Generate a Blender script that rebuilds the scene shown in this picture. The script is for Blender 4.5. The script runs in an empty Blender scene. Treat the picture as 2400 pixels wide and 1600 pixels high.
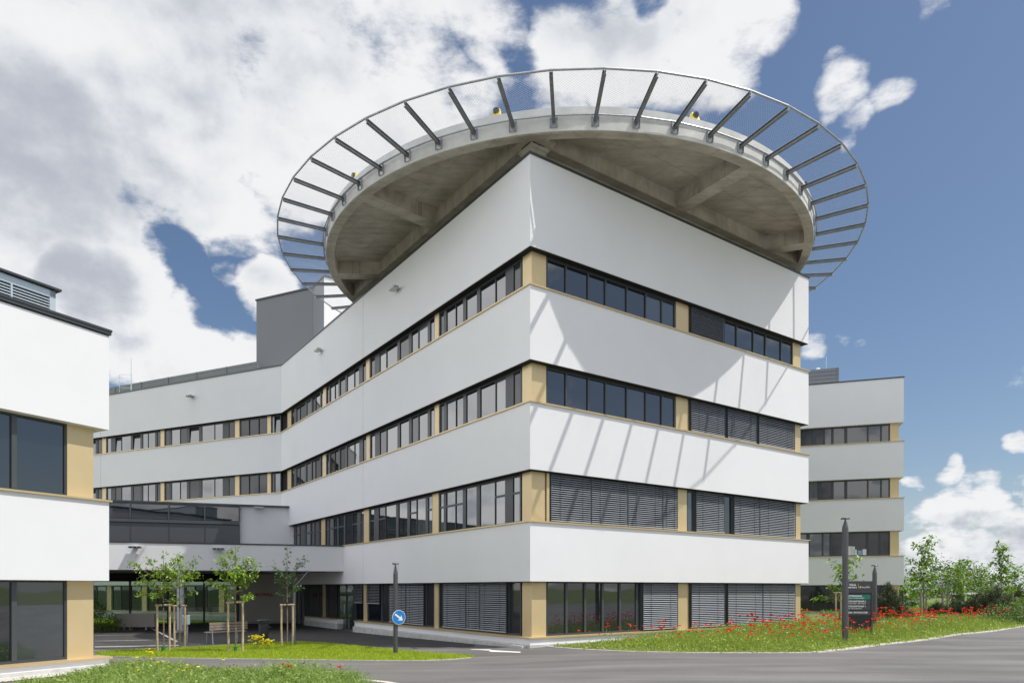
import bpy, bmesh, math, random
import numpy as np
from mathutils import Vector, Matrix

R = math.radians
scene = bpy.context.scene
COL = scene.collection
rng = np.random.default_rng(7)
random.seed(7)

# ------------------------------------------------------------------ camera
EYE = 1.897
F, CX, HOR = 1640.0, 1200.0, 1378.0          # survey constants of the photograph (2400 px wide)
cam_d = bpy.data.cameras.new("camera")
cam_d.sensor_width = 36
cam_d.lens = F / 2400 * 36
cam_d.shift_y = (HOR - 800) / 2400
cam_d.clip_start, cam_d.clip_end = 0.1, 5000
cam = bpy.data.objects.new("camera", cam_d)
cam.location = (0, 0, EYE)
cam.rotation_euler = (R(90), 0, 0)
COL.objects.link(cam)
scene.camera = cam

# ------------------------------------------------------------------ light and sky
SUN = Vector((0.526, -0.127, 1.0)).normalized()
scene.view_settings.view_transform = 'Standard'
scene.view_settings.look = 'None'
scene.view_settings.gamma = 1
scene.view_settings.use_curve_mapping = False
scene.view_settings.exposure = 0.57
sun_d = bpy.data.lights.new("sun", 'SUN')
sun_d.energy = 2.8
sun_d.angle = R(0.5)
sun_d.color = (1.0, 0.965, 0.90)
sun = bpy.data.objects.new("sun", sun_d)
sun.rotation_euler = SUN.to_track_quat('Z', 'Y').to_euler()
COL.objects.link(sun)
try:
    scene.cycles.max_bounces = 8
    scene.cycles.transparent_max_bounces = 12
    scene.cycles.sample_clamp_indirect = 6
except Exception:
    pass


class NT:
    """small wrapper that makes node trees readable"""
    def __init__(s, tree):
        s.t = tree
        tree.nodes.clear()

    def n(s, kind, ins=None, **props):
        nd = s.t.nodes.new(kind)
        for k, v in props.items():
            setattr(nd, k, v)
        for k, v in (ins or {}).items():
            sock = nd.inputs[k]
            if isinstance(v, bpy.types.NodeSocket):
                s.t.links.new(v, sock)
            else:
                sock.default_value = v
        return nd

    def math(s, op, a, b=None, c=None, clamp=False):
        nd = s.t.nodes.new('ShaderNodeMath')
        nd.operation = op
        nd.use_clamp = clamp
        for i, v in enumerate((a, b, c)):
            if v is None:
                continue
            if isinstance(v, bpy.types.NodeSocket):
                s.t.links.new(v, nd.inputs[i])
            else:
                nd.inputs[i].default_value = v
        return nd.outputs[0]

    def mix(s, f, a, b):
        nd = s.t.nodes.new('ShaderNodeMix')
        nd.data_type = 'RGBA'
        for i, v in ((0, f), (6, a), (7, b)):
            if isinstance(v, bpy.types.NodeSocket):
                s.t.links.new(v, nd.inputs[i])
            elif i == 0:
                nd.inputs[i].default_value = v
            else:
                nd.inputs[i].default_value = (*v[:3], 1)
        return nd.outputs[2]

    def ramp(s, f, stops):
        nd = s.t.nodes.new('ShaderNodeValToRGB')
        cr = nd.color_ramp
        while len(cr.elements) < len(stops):
            cr.elements.new(0.5)
        for e, (p, c) in zip(cr.elements, stops):
            e.position = p
            e.color = (*c[:3], 1) if hasattr(c, '__len__') else (c, c, c, 1)
        s.t.links.new(f, nd.inputs[0])
        return nd.outputs[0]

    def smooth(s, v, a, b, lo=0.0, hi=1.0):
        nd = s.t.nodes.new('ShaderNodeMapRange')
        nd.interpolation_type = 'SMOOTHSTEP'
        s.t.links.new(v, nd.inputs[0])
        for i, x in zip((1, 2, 3, 4), (a, b, lo, hi)):
            if isinstance(x, bpy.types.NodeSocket):
                s.t.links.new(x, nd.inputs[i])
            else:
                nd.inputs[i].default_value = x
        return nd.outputs[0]


def direction(az, el):
    """compass direction in the sky: azimuth to the right of +Y, elevation, both degrees"""
    az, el = R(az), R(el)
    return Vector((math.sin(az) * math.cos(el), math.cos(az) * math.cos(el), math.sin(el)))


def build_sky():
    w = bpy.data.worlds.new("World")
    scene.world = w
    w.use_nodes = True
    g = NT(w.node_tree)
    sky = g.n('ShaderNodeTexSky', sky_type='NISHITA', sun_disc=False,
              sun_elevation=math.asin(SUN.z), sun_rotation=math.atan2(SUN.x, SUN.y),
              air_density=1.0, dust_density=1.2, ozone_density=2.5)
    blue = g.n('ShaderNodeVectorMath', {0: sky.outputs[0], 3: 0.085}, operation='SCALE').outputs[0]
    hsv = g.n('ShaderNodeHueSaturation', {'Saturation': 1.02, 'Value': 0.84, 'Color': blue}).outputs[0]
    d = g.n('ShaderNodeTexCoord').outputs['Generated']
    sep = g.n('ShaderNodeSeparateXYZ', {0: d})
    up = g.math('MAXIMUM', sep.outputs[2], 0.0)
    # stretch the noise sideways close to the horizon, as a flat cloud deck does
    den = g.math('ADD', up, 0.34)
    px = g.math('DIVIDE', sep.outputs[0], den)
    py = g.math('DIVIDE', sep.outputs[1], den)
    pos = g.n('ShaderNodeCombineXYZ', {0: px, 1: py, 2: g.math('MULTIPLY', up, 1.6)}).outputs[0]

    def noise(vec, scale, detail=8, rough=0.58, dist=0.0):
        return g.n('ShaderNodeTexNoise', {'Vector': vec, 'Scale': scale, 'Detail': detail, 'Roughness': rough,
                                          'Distortion': dist}, noise_dimensions='3D').outputs['Fac']
    big = noise(pos, 2.2, 9, 0.60)
    fine = noise(pos, 7.5, 9, 0.64)
    soft = noise(pos, 2.4, 3, 0.5)
    toward_sun = g.n('ShaderNodeVectorMath', {0: pos, 1: (0.035, -0.03, 0.085)}, operation='ADD').outputs[0]
    big_s = noise(toward_sun, 2.4, 3, 0.5)
    fine_s = noise(toward_sun, 7.5, 9, 0.64)

    def wobble(vec, scale, amount, detail):
        c = g.n('ShaderNodeTexNoise', {'Vector': vec, 'Scale': scale, 'Detail': detail, 'Roughness': 0.6}, noise_dimensions='3D').outputs['Color']
        c = g.n('ShaderNodeVectorMath', {0: c, 1: (0.5, 0.5, 0.5)}, operation='SUBTRACT').outputs[0]
        c = g.n('ShaderNodeVectorMath', {0: c, 3: amount}, operation='SCALE').outputs[0]
        return g.n('ShaderNodeVectorMath', {0: vec, 1: c}, operation='ADD').outputs[0]
    dw = g.n('ShaderNodeVectorMath', {0: wobble(wobble(d, 4.5, 0.11, 2), 22.0, 0.022, 3)}, operation='NORMALIZE').outputs[0]

    def blobs(lst):
        """clouds standing at given bearings: (azimuth, elevation, angular radius, weight)"""
        acc = None
        for az, el, rad, wt in lst:
            dot = g.n('ShaderNodeVectorMath', {0: dw, 1: direction(az, el)}, operation='DOT_PRODUCT').outputs['Value']
            v = g.smooth(dot, math.cos(R(rad * 1.12)), math.cos(R(rad * 0.2)), 0.0, wt)
            acc = v if acc is None else g.math('MAXIMUM', acc, v)
        return acc
    # billows: rounded heaps on the heaped clouds
    bl = g.n('ShaderNodeTexNoise', {'Vector': d, 'Scale': 15.0, 'Detail': 6, 'Roughness': 0.55}).outputs['Fac']
    dw2 = g.n('ShaderNodeVectorMath', {0: d, 1: (0.010, -0.004, 0.020)}, operation='ADD').outputs[0]
    bl2 = g.n('ShaderNodeTexNoise', {'Vector': dw2, 'Scale': 15.0, 'Detail': 6, 'Roughness': 0.55}).outputs['Fac']
    low = g.smooth(sep.outputs[2], 0.42, 0.12, 0.35, 1.0)
    cover = blobs(CLOUDS)
    holes = blobs(HOLES)
    grey = blobs(GREYS)
    # scattered fair-weather clouds over the rest of the sky, none near the blue of the photo's right side
    rest = g.math('MAXIMUM', g.math('MAXIMUM', g.smooth(sep.outputs[1], 0.0, -0.45, 0.0, 0.52), g.smooth(sep.outputs[0], -0.62, -0.85, 0.0, 0.95)), g.smooth(sep.outputs[2], 0.72, 0.95, 0.0, 0.7))
    cover = g.math('MAXIMUM', cover, rest)
    dens = g.math('SUBTRACT', cover, holes)
    dens = g.math('ADD', dens, g.math('MULTIPLY', g.math('SUBTRACT', big, 0.5), 1.9))
    dens = g.math('ADD', dens, g.math('MULTIPLY', g.math('SUBTRACT', fine, 0.5), 1.5))
    dens = g.math('ADD', dens, g.math('MULTIPLY', g.math('MULTIPLY', g.math('SUBTRACT', bl, 0.5), 1.1), low))
    alpha = g.smooth(dens, 0.28, 0.72)
    thick = g.smooth(dens, 0.5, 1.35)
    relief = g.math('ADD', g.math('MULTIPLY', g.math('SUBTRACT', soft, big_s), 2.4),
                    g.math('MULTIPLY', g.math('SUBTRACT', fine, fine_s), 0.40))
    relief = g.math('ADD', relief, g.math('MULTIPLY', g.math('MULTIPLY', g.math('SUBTRACT', bl, bl2), 2.6), low))
    shade = g.math('ADD', 0.30, relief)
    shade = g.math('SUBTRACT', shade, g.math('MULTIPLY', grey, g.smooth(big, 0.25, 0.72, 0.35, 0.9)))
    shade = g.math('ADD', shade, g.math('MULTIPLY', g.math('SUBTRACT', 1.0, thick), 0.25))
    shade = g.smooth(shade, -0.45, 0.55)
    white = g.ramp(shade, [(0.0, (0.325, 0.345, 0.39)), (0.35, (0.42, 0.44, 0.475)), (0.68, (0.525, 0.54, 0.56)), (1.0, (0.60, 0.605, 0.615))])
    # unseen clouds behind, overhead and far left made brighter to fill the shaded walls
    boost = g.math('ADD', g.smooth(sep.outputs[1], -0.10, -0.50, 1.0, 1.35), g.smooth(sep.outputs[2], 0.72, 0.95, 0.0, 0.8))
    boost = g.math('ADD', boost, g.smooth(sep.outputs[0], -0.62, -0.90, 0.0, 1.05))
    white = g.n('ShaderNodeVectorMath', {0: white, 3: boost}, operation='SCALE').outputs[0]
    haze = g.smooth(sep.outputs[2], 0.0, 0.16, 0.45, 0.0)
    hsv2 = g.mix(haze, hsv, (0.40, 0.46, 0.53))
    col = g.mix(alpha, hsv2, white)
    ground = g.smooth(sep.outputs[2], -0.02, 0.0)
    col = g.mix(ground, (0.10, 0.11, 0.09), col)
    bg = g.n('ShaderNodeBackground', {'Color': col, 'Strength': 1.0})
    out = g.n('ShaderNodeOutputWorld')
    g.t.links.new(bg.outputs[0], out.inputs[0])


def sky_spot(x, y, rad, wt=1.0):
    """bearing of a cloud as read off the photograph"""
    X, Z = (x - CX) / F, (HOR - y) / F
    n = math.sqrt(X * X + 1 + Z * Z)
    return (math.degrees(math.atan2(X, 1)), math.degrees(math.asin(Z / n)), math.degrees(rad / F / n), wt)


CLOUDS = [sky_spot(*a) for a in (
    (60, 120, 330, 1.0), (350, 120, 330, 1.0), (680, 110, 300, 0.95), (930, 150, 240, 0.9), (1130, 60, 150, 0.75),
    (80, 420, 330, 1.0), (420, 370, 270, 1.0), (700, 330, 230, 0.95), (560, 470, 160, 0.75), (880, 250, 220, 0.95),
    (60, 720, 240, 1.0), (230, 760, 190, 1.0), (420, 830, 170, 1.0), (300, 620, 150, 0.85), (560, 860, 110, 0.9),
    (630, 690, 85, 0.9), (545, 665, 58, 0.66), (430, 690, 34, 0.5), (520, 730, 30, 0.45), (1050, 250, 150, 0.7), (540, 560, 75, 0.45),
    (1300, 110, 130, 0.85), (1450, 120, 160, 0.9), (1600, 100, 170, 0.85), (1730, 90, 120, 0.75), (1690, 170, 110, 0.62), (1560, 190, 110, 0.6),
    (1300, 220, 90, 0.5), (1970, 240, 66, 0.74), (2005, 290, 46, 0.6), (1955, 190, 34, 0.45), (2060, 250, 40, 0.42), (1985, 330, 30, 0.4),
    (2180, 20, 60, 0.72), (2140, 62, 44, 0.66), (2215, 8, 40, 0.6),
    (1900, 812, 42, 0.62), (1960, 800, 32, 0.42), (2010, 812, 24, 0.34),
    (2200, 1205, 84, 0.8), (2285, 1210, 76, 0.8), (2160, 1262, 52, 0.7), (2320, 1320, 74, 0.72), (2220, 1318, 74, 0.72), (2125, 1325, 56, 0.72), (2390, 1330, 60, 0.68), (2335, 1255, 56, 0.7), (2130, 1240, 50, 0.68),
    (2205, 1125, 42, 0.62), (2125, 1128, 34, 0.58), (2392, 1085, 36, 0.6), (2395, 1190, 40, 0.55),
    # to the left of the frame and overhead, seen in the window glass
    (-500, 500, 500, 0.9), (-1400, 700, 600, 0.85), (-900, 1250, 400, 0.8), (400, -500, 700, 0.8), (-3500, 800, 900, 0.8))]
CLOUDS += [(88, 25, 8, 0.85), (98, 33, 6, 0.6), (76, 21, 6, 0.75), (110, 30, 9, 0.75), (66, 30, 5, 0.6)]
HOLES = [sky_spot(*a) for a in (
    (415, 615, 80, 0.50), (480, 735, 58, 0.36), (350, 600, 45, 0.3), (1215, 118, 50, 0.3), (1480, 15, 40, 0.35), (550, 600, 70, 0.3))]
GREYS = [sky_spot(*a) for a in (
    (90, 330, 300, 0.75), (330, 290, 260, 0.65), (560, 90, 260, 0.6), (200, 700, 120, 1.0), (120, 650, 90, 0.9), (280, 790, 70, 0.6),
    (760, 120, 140, 0.35), (1450, 30, 120, 0.3), (2240, 1260, 90, 0.4), (2300, 1300, 90, 0.55), (2150, 1340, 70, 0.5))]
build_sky()

# ------------------------------------------------------------------ survey helpers


def gz(x, y):
    """height of the ground: level by the road, falling towards the forecourt, a low mound under the meadow"""
    def ss(a, b, v):
        t = min(1, max(0, (v - a) / (b - a)))
        return t * t * (3 - 2 * t)
    left = 1 - ss(-2.0, 3.5, x)
    z = (-0.12 * ss(6, 15, y) - 0.15 * ss(23, 36, y)) * left
    z += 0.18 * ss(7.0, 12.0, x) * ss(21.5, 27, y - 0.32 * max(0, x - 12))
    return z


def G(px, py):
    """point of the ground that the photograph shows at this pixel"""
    y = EYE * F / (py - HOR)
    for _ in range(12):
        x = (px - CX) / F * y
        y = (EYE - gz(x, y)) * F / (py - HOR)
    x = (px - CX) / F * y
    return Vector((x, y, gz(x, y)))


def at_depth(px, y):
    x = (px - CX) / F * y
    return Vector((x, y, gz(x, y)))


class Facade:
    def __init__(s, p, u, n):
        s.p, s.u, s.n = Vector(p).to_2d(), Vector(u).to_2d().normalized(), Vector(n).to_2d().normalized()

    def at(s, a, o, z):
        q = s.p + s.u * a + s.n * o
        return Vector((q.x, q.y, z))

    def s_of(s, px, o=0.0):
        t = (px - CX) / F
        q = s.p + s.n * o
        return (t * q.y - q.x) / (s.u.x - t * s.u.y)

    def z_of(s, px, py, o=0.0):
        q = s.at(s.s_of(px, o), o, 0)
        return EYE + (HOR - py) * q.y / F


# ------------------------------------------------------------------ materials
MATS = {}


def mat(name, col, rough=0.6, metal=0.0, ior=None, vary=0.0, scale=3.0, bump=0.0, bscale=60, spec=None, detail=4, col2=None, emit=None, translucent=0.0, island=0.0):
    if name in MATS:
        return MATS[name]
    m = bpy.data.materials.new(name)
    m.use_nodes = True
    g = NT(m.node_tree)
    b = g.n('ShaderNodeBsdfPrincipled', {'Roughness': rough, 'Metallic': metal})
    c = None
    tc = g.n('ShaderNodeTexCoord').outputs['Object']
    if vary or col2:
        nz = g.n('ShaderNodeTexNoise', {'Vector': tc, 'Scale': scale, 'Detail': detail, 'Roughness': 0.6}).outputs['Fac']
        lo = tuple(x * (1 - vary) for x in col)
        hi = col2 if col2 else tuple(min(1, x * (1 + vary)) for x in col)
        c = g.ramp(nz, [(0.32, lo), (0.68, hi)])
    if island:
        rnd = g.n('ShaderNodeNewGeometry').outputs['Random Per Island']
        a = tuple(x * (1 - island) for x in col)
        bcol = tuple(min(1, x * (1 + island)) for x in (col2 or col))
        c2 = g.ramp(rnd, [(0.0, a), (1.0, bcol)])
        c = c2 if c is None else g.mix(0.5, c, c2)
    if c is not None:
        g.t.links.new(c, b.inputs['Base Color'])
    else:
        b.inputs['Base Color'].default_value = (*col, 1)
    if ior:
        b.inputs['IOR'].default_value = ior
    if spec is not None:
        b.inputs['Specular IOR Level'].default_value = spec
    if bump:
        bn = g.n('ShaderNodeTexNoise', {'Vector': tc, 'Scale': bscale, 'Detail': 5, 'Roughness': 0.65}).outputs['Fac']
        bp = g.n('ShaderNodeBump', {'Strength': bump, 'Distance': 0.02, 'Height': bn})
        g.t.links.new(bp.outputs[0], b.inputs['Normal'])
    sh = b.outputs[0]
    if translucent:
        tr = g.n('ShaderNodeBsdfTranslucent')
        if c is not None:
            g.t.links.new(c, tr.inputs[0])
        else:
            tr.inputs[0].default_value = (*col, 1)
        sh = g.n('ShaderNodeMixShader', {0: translucent, 1: b.outputs[0], 2: tr.outputs[0]}).outputs[0]
    o = g.n('ShaderNodeOutputMaterial')
    g.t.links.new(sh, o.inputs[0])
    MATS[name] = m
    return m


def concrete_mat():
    m = bpy.data.materials.new("board_marked_concrete")
    m.use_nodes = True
    g = NT(m.node_tree)
    tc = g.n('ShaderNodeTexCoord').outputs['Object']
    st = g.n('ShaderNodeMapping', {'Vector': tc, 'Scale': (0.35, 1.6, 0.5), 'Rotation': (0, 0, R(-35))}).outputs[0]
    a = g.n('ShaderNodeTexNoise', {'Vector': tc, 'Scale': 0.9, 'Detail': 8, 'Roughness': 0.68}).outputs['Fac']
    b_ = g.n('ShaderNodeTexNoise', {'Vector': st, 'Scale': 2.2, 'Detail': 7, 'Roughness': 0.7}).outputs['Fac']
    f = g.math('ADD', g.math('MULTIPLY', a, 0.5), g.math('MULTIPLY', b_, 0.5))
    c = g.ramp(f, [(0.34, (0.29, 0.258, 0.215)), (0.5, (0.455, 0.418, 0.362)), (0.66, (0.60, 0.565, 0.51))])
    rot = g.n('ShaderNodeMapping', {'Vector': tc, 'Rotation': (0, 0, R(-35.3))}).outputs[0]
    br = g.n('ShaderNodeTexBrick', {'Vector': rot, 'Color1': (1, 1, 1, 1), 'Color2': (0.93, 0.93, 0.93, 1), 'Mortar': (0.62, 0.60, 0.57, 1), 'Scale': 1.0, 'Mortar Size': 0.012, 'Brick Width': 2.6, 'Row Height': 1.25}).outputs[0]
    c = g.n('ShaderNodeMix', {0: 0.8, 6: c, 7: br}, data_type='RGBA', blend_type='MULTIPLY').outputs[2]
    fine = g.n('ShaderNodeTexNoise', {'Vector': tc, 'Scale': 40.0, 'Detail': 4, 'Roughness': 0.7}).outputs['Fac']
    bp = g.n('ShaderNodeBump', {'Strength': 0.25, 'Distance': 0.01, 'Height': fine})
    p = g.n('ShaderNodeBsdfPrincipled', {'Base Color': c, 'Roughness': 0.85, 'Normal': bp.outputs[0]})
    o = g.n('ShaderNodeOutputMaterial', {0: p.outputs[0]})
    return m


def asphalt_mat():
    m = bpy.data.materials.new("worn_asphalt")
    m.use_nodes = True
    g = NT(m.node_tree)
    tc = g.n('ShaderNodeTexCoord').outputs['Object']
    st = g.n('ShaderNodeMapping', {'Vector': tc, 'Scale': (0.12, 0.9, 1), 'Rotation': (0, 0, R(8))}).outputs[0]
    a = g.n('ShaderNodeTexNoise', {'Vector': st, 'Scale': 1.0, 'Detail': 7, 'Roughness': 0.62, 'Distortion': 0.4}).outputs['Fac']
    b_ = g.n('ShaderNodeTexNoise', {'Vector': tc, 'Scale': 85.0, 'Detail': 3, 'Roughness': 0.8}).outputs['Fac']
    big = g.n('ShaderNodeTexNoise', {'Vector': tc, 'Scale': 0.25, 'Detail': 4, 'Roughness': 0.6}).outputs['Fac']
    f = g.math('ADD', g.math('MULTIPLY', a, 0.55), g.math('ADD', g.math('MULTIPLY', b_, 0.22), g.math('MULTIPLY', big, 0.23)))
    c = g.ramp(f, [(0.36, (0.082, 0.077, 0.075)), (0.5, (0.134, 0.126, 0.123)), (0.64, (0.205, 0.192, 0.186))])
    bp = g.n('ShaderNodeBump', {'Strength': 0.5, 'Distance': 0.01, 'Height': b_})
    p = g.n('ShaderNodeBsdfPrincipled', {'Base Color': c, 'Roughness': 0.82, 'Normal': bp.outputs[0]})
    g.n('ShaderNodeOutputMaterial', {0: p.outputs[0]})
    return m


WHITE = mat("white_render", (0.79, 0.787, 0.805), 0.9, vary=0.022, scale=0.45, bump=0.06, bscale=140, detail=9)
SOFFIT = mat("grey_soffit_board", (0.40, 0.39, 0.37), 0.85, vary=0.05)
PLINTH = mat("pale_concrete_plinth", (0.56, 0.55, 0.53), 0.85, vary=0.14, scale=4, bump=0.1)
GOLD = mat("gold_anodised_sheet", (0.66, 0.515, 0.29), 0.42, metal=0.30, vary=0.03, scale=1.5)
GOLDSILL = mat("gold_sill_sheet", (0.62, 0.47, 0.26), 0.38, metal=0.35, vary=0.04, scale=2)
FRAME = mat("anthracite_frame", (0.045, 0.052, 0.06), 0.45, vary=0.05)
FRAMEL = mat("grey_mullion", (0.085, 0.093, 0.10), 0.4, metal=0.3)
GLASS = mat("dark_window_glass", (0.012, 0.016, 0.022), 0.015, ior=2.1)
GLASSD = mat("dark_pane_glass", (0.035, 0.036, 0.04), 0.03, ior=1.5)
GLASSG = mat("greenish_hall_glass", (0.03, 0.05, 0.043), 0.02, ior=2.6)
DARK = mat("dark_reveal", (0.012, 0.013, 0.015), 0.8)
SLAT = mat("grey_blind_slat", (0.43, 0.455, 0.49), 0.45, metal=0.2)
COPING = mat("dark_coping_sheet", (0.06, 0.065, 0.07), 0.45, metal=0.3, vary=0.08)
ZINC = mat("galvanised_steel", (0.42, 0.44, 0.46), 0.42, metal=0.7, vary=0.12, scale=6)
STEELD = mat("dull_steel_beam", (0.24, 0.255, 0.27), 0.5, metal=0.5, vary=0.15, scale=5)
MESHW = mat("safety_net_wire", (0.52, 0.54, 0.56), 0.45, metal=0.4)
CONC = concrete_mat()
ASPHALT = asphalt_mat()
FASCIA = mat("smooth_fascia_concrete", (0.64, 0.635, 0.62), 0.85, vary=0.16, scale=1.1, bump=0.12, bscale=30, detail=8)
TOWER = mat("grey_metal_cladding", (0.185, 0.195, 0.215), 0.55, metal=0.1, vary=0.02, scale=0.5)
SCREEN = mat("grey_louvre_sheet", (0.21, 0.225, 0.25), 0.5, metal=0.2, vary=0.05)
LIGHTMETAL = mat("pale_blue_metal", (0.55, 0.62, 0.66), 0.4, metal=0.4)
POLE = mat("anthracite_pole", (0.085, 0.085, 0.09), 0.42, metal=0.2, vary=0.06)
YELLOW = mat("yellow_lacquer", (0.80, 0.58, 0.02), 0.5)
BLACK = mat("black_lamp_glass", (0.012, 0.012, 0.014), 0.12)
PAINT = mat("white_road_paint", (0.74, 0.74, 0.72), 0.7, vary=0.12, scale=9)
KERB = mat("pale_kerb_stone", (0.56, 0.53, 0.48), 0.9, vary=0.2, scale=9, bump=0.3)
BOUNCEROOF = mat("pale_bounce_roof", (0.50, 0.49, 0.46), 0.95, vary=0.25, scale=30)
SOIL = mat("meadow_soil", (0.10, 0.115, 0.03), 0.95, col2=(0.17, 0.185, 0.05), vary=0.35, scale=3)
LAWN = mat("mown_lawn_soil", (0.18, 0.25, 0.015), 0.95, col2=(0.27, 0.34, 0.02), vary=0.3, scale=2.5)
GROUND = mat("field_grass", (0.10, 0.15, 0.035), 0.95, col2=(0.16, 0.2, 0.05), vary=0.3, scale=0.2)
BLADE = mat("lawn_blade", (0.28, 0.38, 0.02), 0.6, col2=(0.42, 0.52, 0.03), island=0.25, translucent=0.35)
BLADE2 = mat("tall_grass_blade", (0.12, 0.24, 0.035), 0.6, col2=(0.36, 0.47, 0.11), island=0.35, translucent=0.35)
STALK = mat("meadow_stalk", (0.20, 0.34, 0.035), 0.6, col2=(0.44, 0.53, 0.10), island=0.35, translucent=0.3)
BARK = mat("young_bark", (0.22, 0.17, 0.13), 0.9, vary=0.3, scale=12)
STAKE = mat("peeled_wood_stake", (0.52, 0.40, 0.28), 0.8, vary=0.2, scale=8)
LEAF = mat("cherry_leaf", (0.13, 0.24, 0.02), 0.45, col2=(0.28, 0.42, 0.04), island=0.35, translucent=0.35)
LEAFD = mat("dark_cherry_leaf", (0.055, 0.125, 0.04), 0.45, col2=(0.09, 0.18, 0.05), island=0.3, translucent=0.25)
MAPLE = mat("maple_leaf", (0.10, 0.22, 0.015), 0.45, col2=(0.25, 0.40, 0.03), island=0.4, translucent=0.4)
PINE = mat("pine_needle", (0.045, 0.062, 0.03), 0.7, col2=(0.115, 0.13, 0.06), island=0.35, translucent=0.1)
HEDGE = mat("hedge_leaf", (0.06, 0.125, 0.022), 0.6, col2=(0.13, 0.20, 0.035), island=0.35, translucent=0.3)
WOODL = mat("far_wood_leaf", (0.05, 0.095, 0.03), 0.7, col2=(0.10, 0.16, 0.04), island=0.35, translucent=0.2)
RED = mat("poppy_petal", (0.70, 0.025, 0.018), 0.5, translucent=0.35)
ORANGE = mat("faded_poppy_petal", (0.66, 0.075, 0.02), 0.5, translucent=0.35)
YELLOWF = mat("yellow_petal", (0.86, 0.74, 0.02), 0.5, translucent=0.3)
BLUEF = mat("cornflower_petal", (0.16, 0.17, 0.55), 0.6, translucent=0.3)
WHITEF = mat("daisy_petal", (0.78, 0.78, 0.74), 0.6, translucent=0.3)
SIGNBLUE = mat("blue_sign_film", (0.015, 0.19, 0.56), 0.4)
SIGNWHITE = mat("white_sign_film", (0.80, 0.80, 0.80), 0.45)
SIGNBLACK = mat("black_sign_board", (0.012, 0.012, 0.014), 0.35)
SIGNGREY = mat("charcoal_sign_board", (0.05, 0.05, 0.054), 0.4)
SIGNGREEN = mat("green_sign_strip", (0.0, 0.17, 0.115), 0.45)
SIGNORANGE = mat("orange_emblem", (0.80, 0.40, 0.06), 0.5)
DARKRED = mat("dark_red_letter", (0.50, 0.02, 0.03), 0.5)
BENCHW = mat("weathered_bench_slat", (0.27, 0.22, 0.19), 0.8, vary=0.15, scale=8)
BEIGE = mat("beige_cabinet", (0.42, 0.385, 0.34), 0.7, vary=0.03)
def clear_glass():
    m = bpy.data.materials.new("clear_greenish_glass")
    m.use_nodes = True
    g = NT(m.node_tree)
    t = g.n('ShaderNodeBsdfTransparent', {0: (0.62, 0.70, 0.65, 1)})
    gl = g.n('ShaderNodeBsdfGlossy', {'Color': (1, 1, 1, 1), 'Roughness': 0.01})
    fr = g.n('ShaderNodeFresnel', {'IOR': 1.6}).outputs[0]
    mx = g.n('ShaderNodeMixShader', {0: fr, 1: t.outputs[0], 2: gl.outputs[0]})
    g.n('ShaderNodeOutputMaterial', {0: mx.outputs[0]})
    return m


def pane_glass(name, a, b_, ior):
    m = bpy.data.materials.new(name)
    m.use_nodes = True
    g = NT(m.node_tree)
    oi = g.n('ShaderNodeObjectInfo').outputs['Random']
    tc = g.n('ShaderNodeTexCoord').outputs['Object']
    wv = g.n('ShaderNodeTexNoise', {'Vector': tc, 'Scale': 0.9, 'Detail': 1}).outputs['Fac']
    bp = g.n('ShaderNodeBump', {'Strength': 0.05, 'Distance': 0.05, 'Height': wv})
    c = g.ramp(oi, [(0.0, a), (0.55, a), (0.85, b_), (1.0, tuple(x * 1.5 for x in b_))])
    p = g.n('ShaderNodeBsdfPrincipled', {'Base Color': c, 'Roughness': 0.02, 'IOR': ior, 'Normal': bp.outputs[0]})
    g.n('ShaderNodeOutputMaterial', {0: p.outputs[0]})
    return m


CLEAR = clear_glass()
GLASS = pane_glass("reflecting_window_glass", (0.010, 0.014, 0.019), (0.035, 0.042, 0.048), 2.1)
GLASSB = pane_glass("long_side_window_glass", (0.014, 0.018, 0.022), (0.09, 0.10, 0.105), 2.35)
LAMPG = mat("lamp_glass_pane", (0.62, 0.63, 0.60), 0.3)
COLW = mat("pale_column_paint", (0.60, 0.61, 0.62), 0.6, vary=0.05)

# ------------------------------------------------------------------ mesh helpers


def link(name, me, m=None, parent=None):
    o = bpy.data.objects.new(name, me)
    COL.objects.link(o)
    if m is not None:
        for x in (m if isinstance(m, (list, tuple)) else [m]):
            me.materials.append(x)
    if parent is not None:
        o.parent = parent
        if parent.parent is None:
            o.matrix_parent_inverse = Matrix.Translation(parent.location).inverted()
    return o


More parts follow.
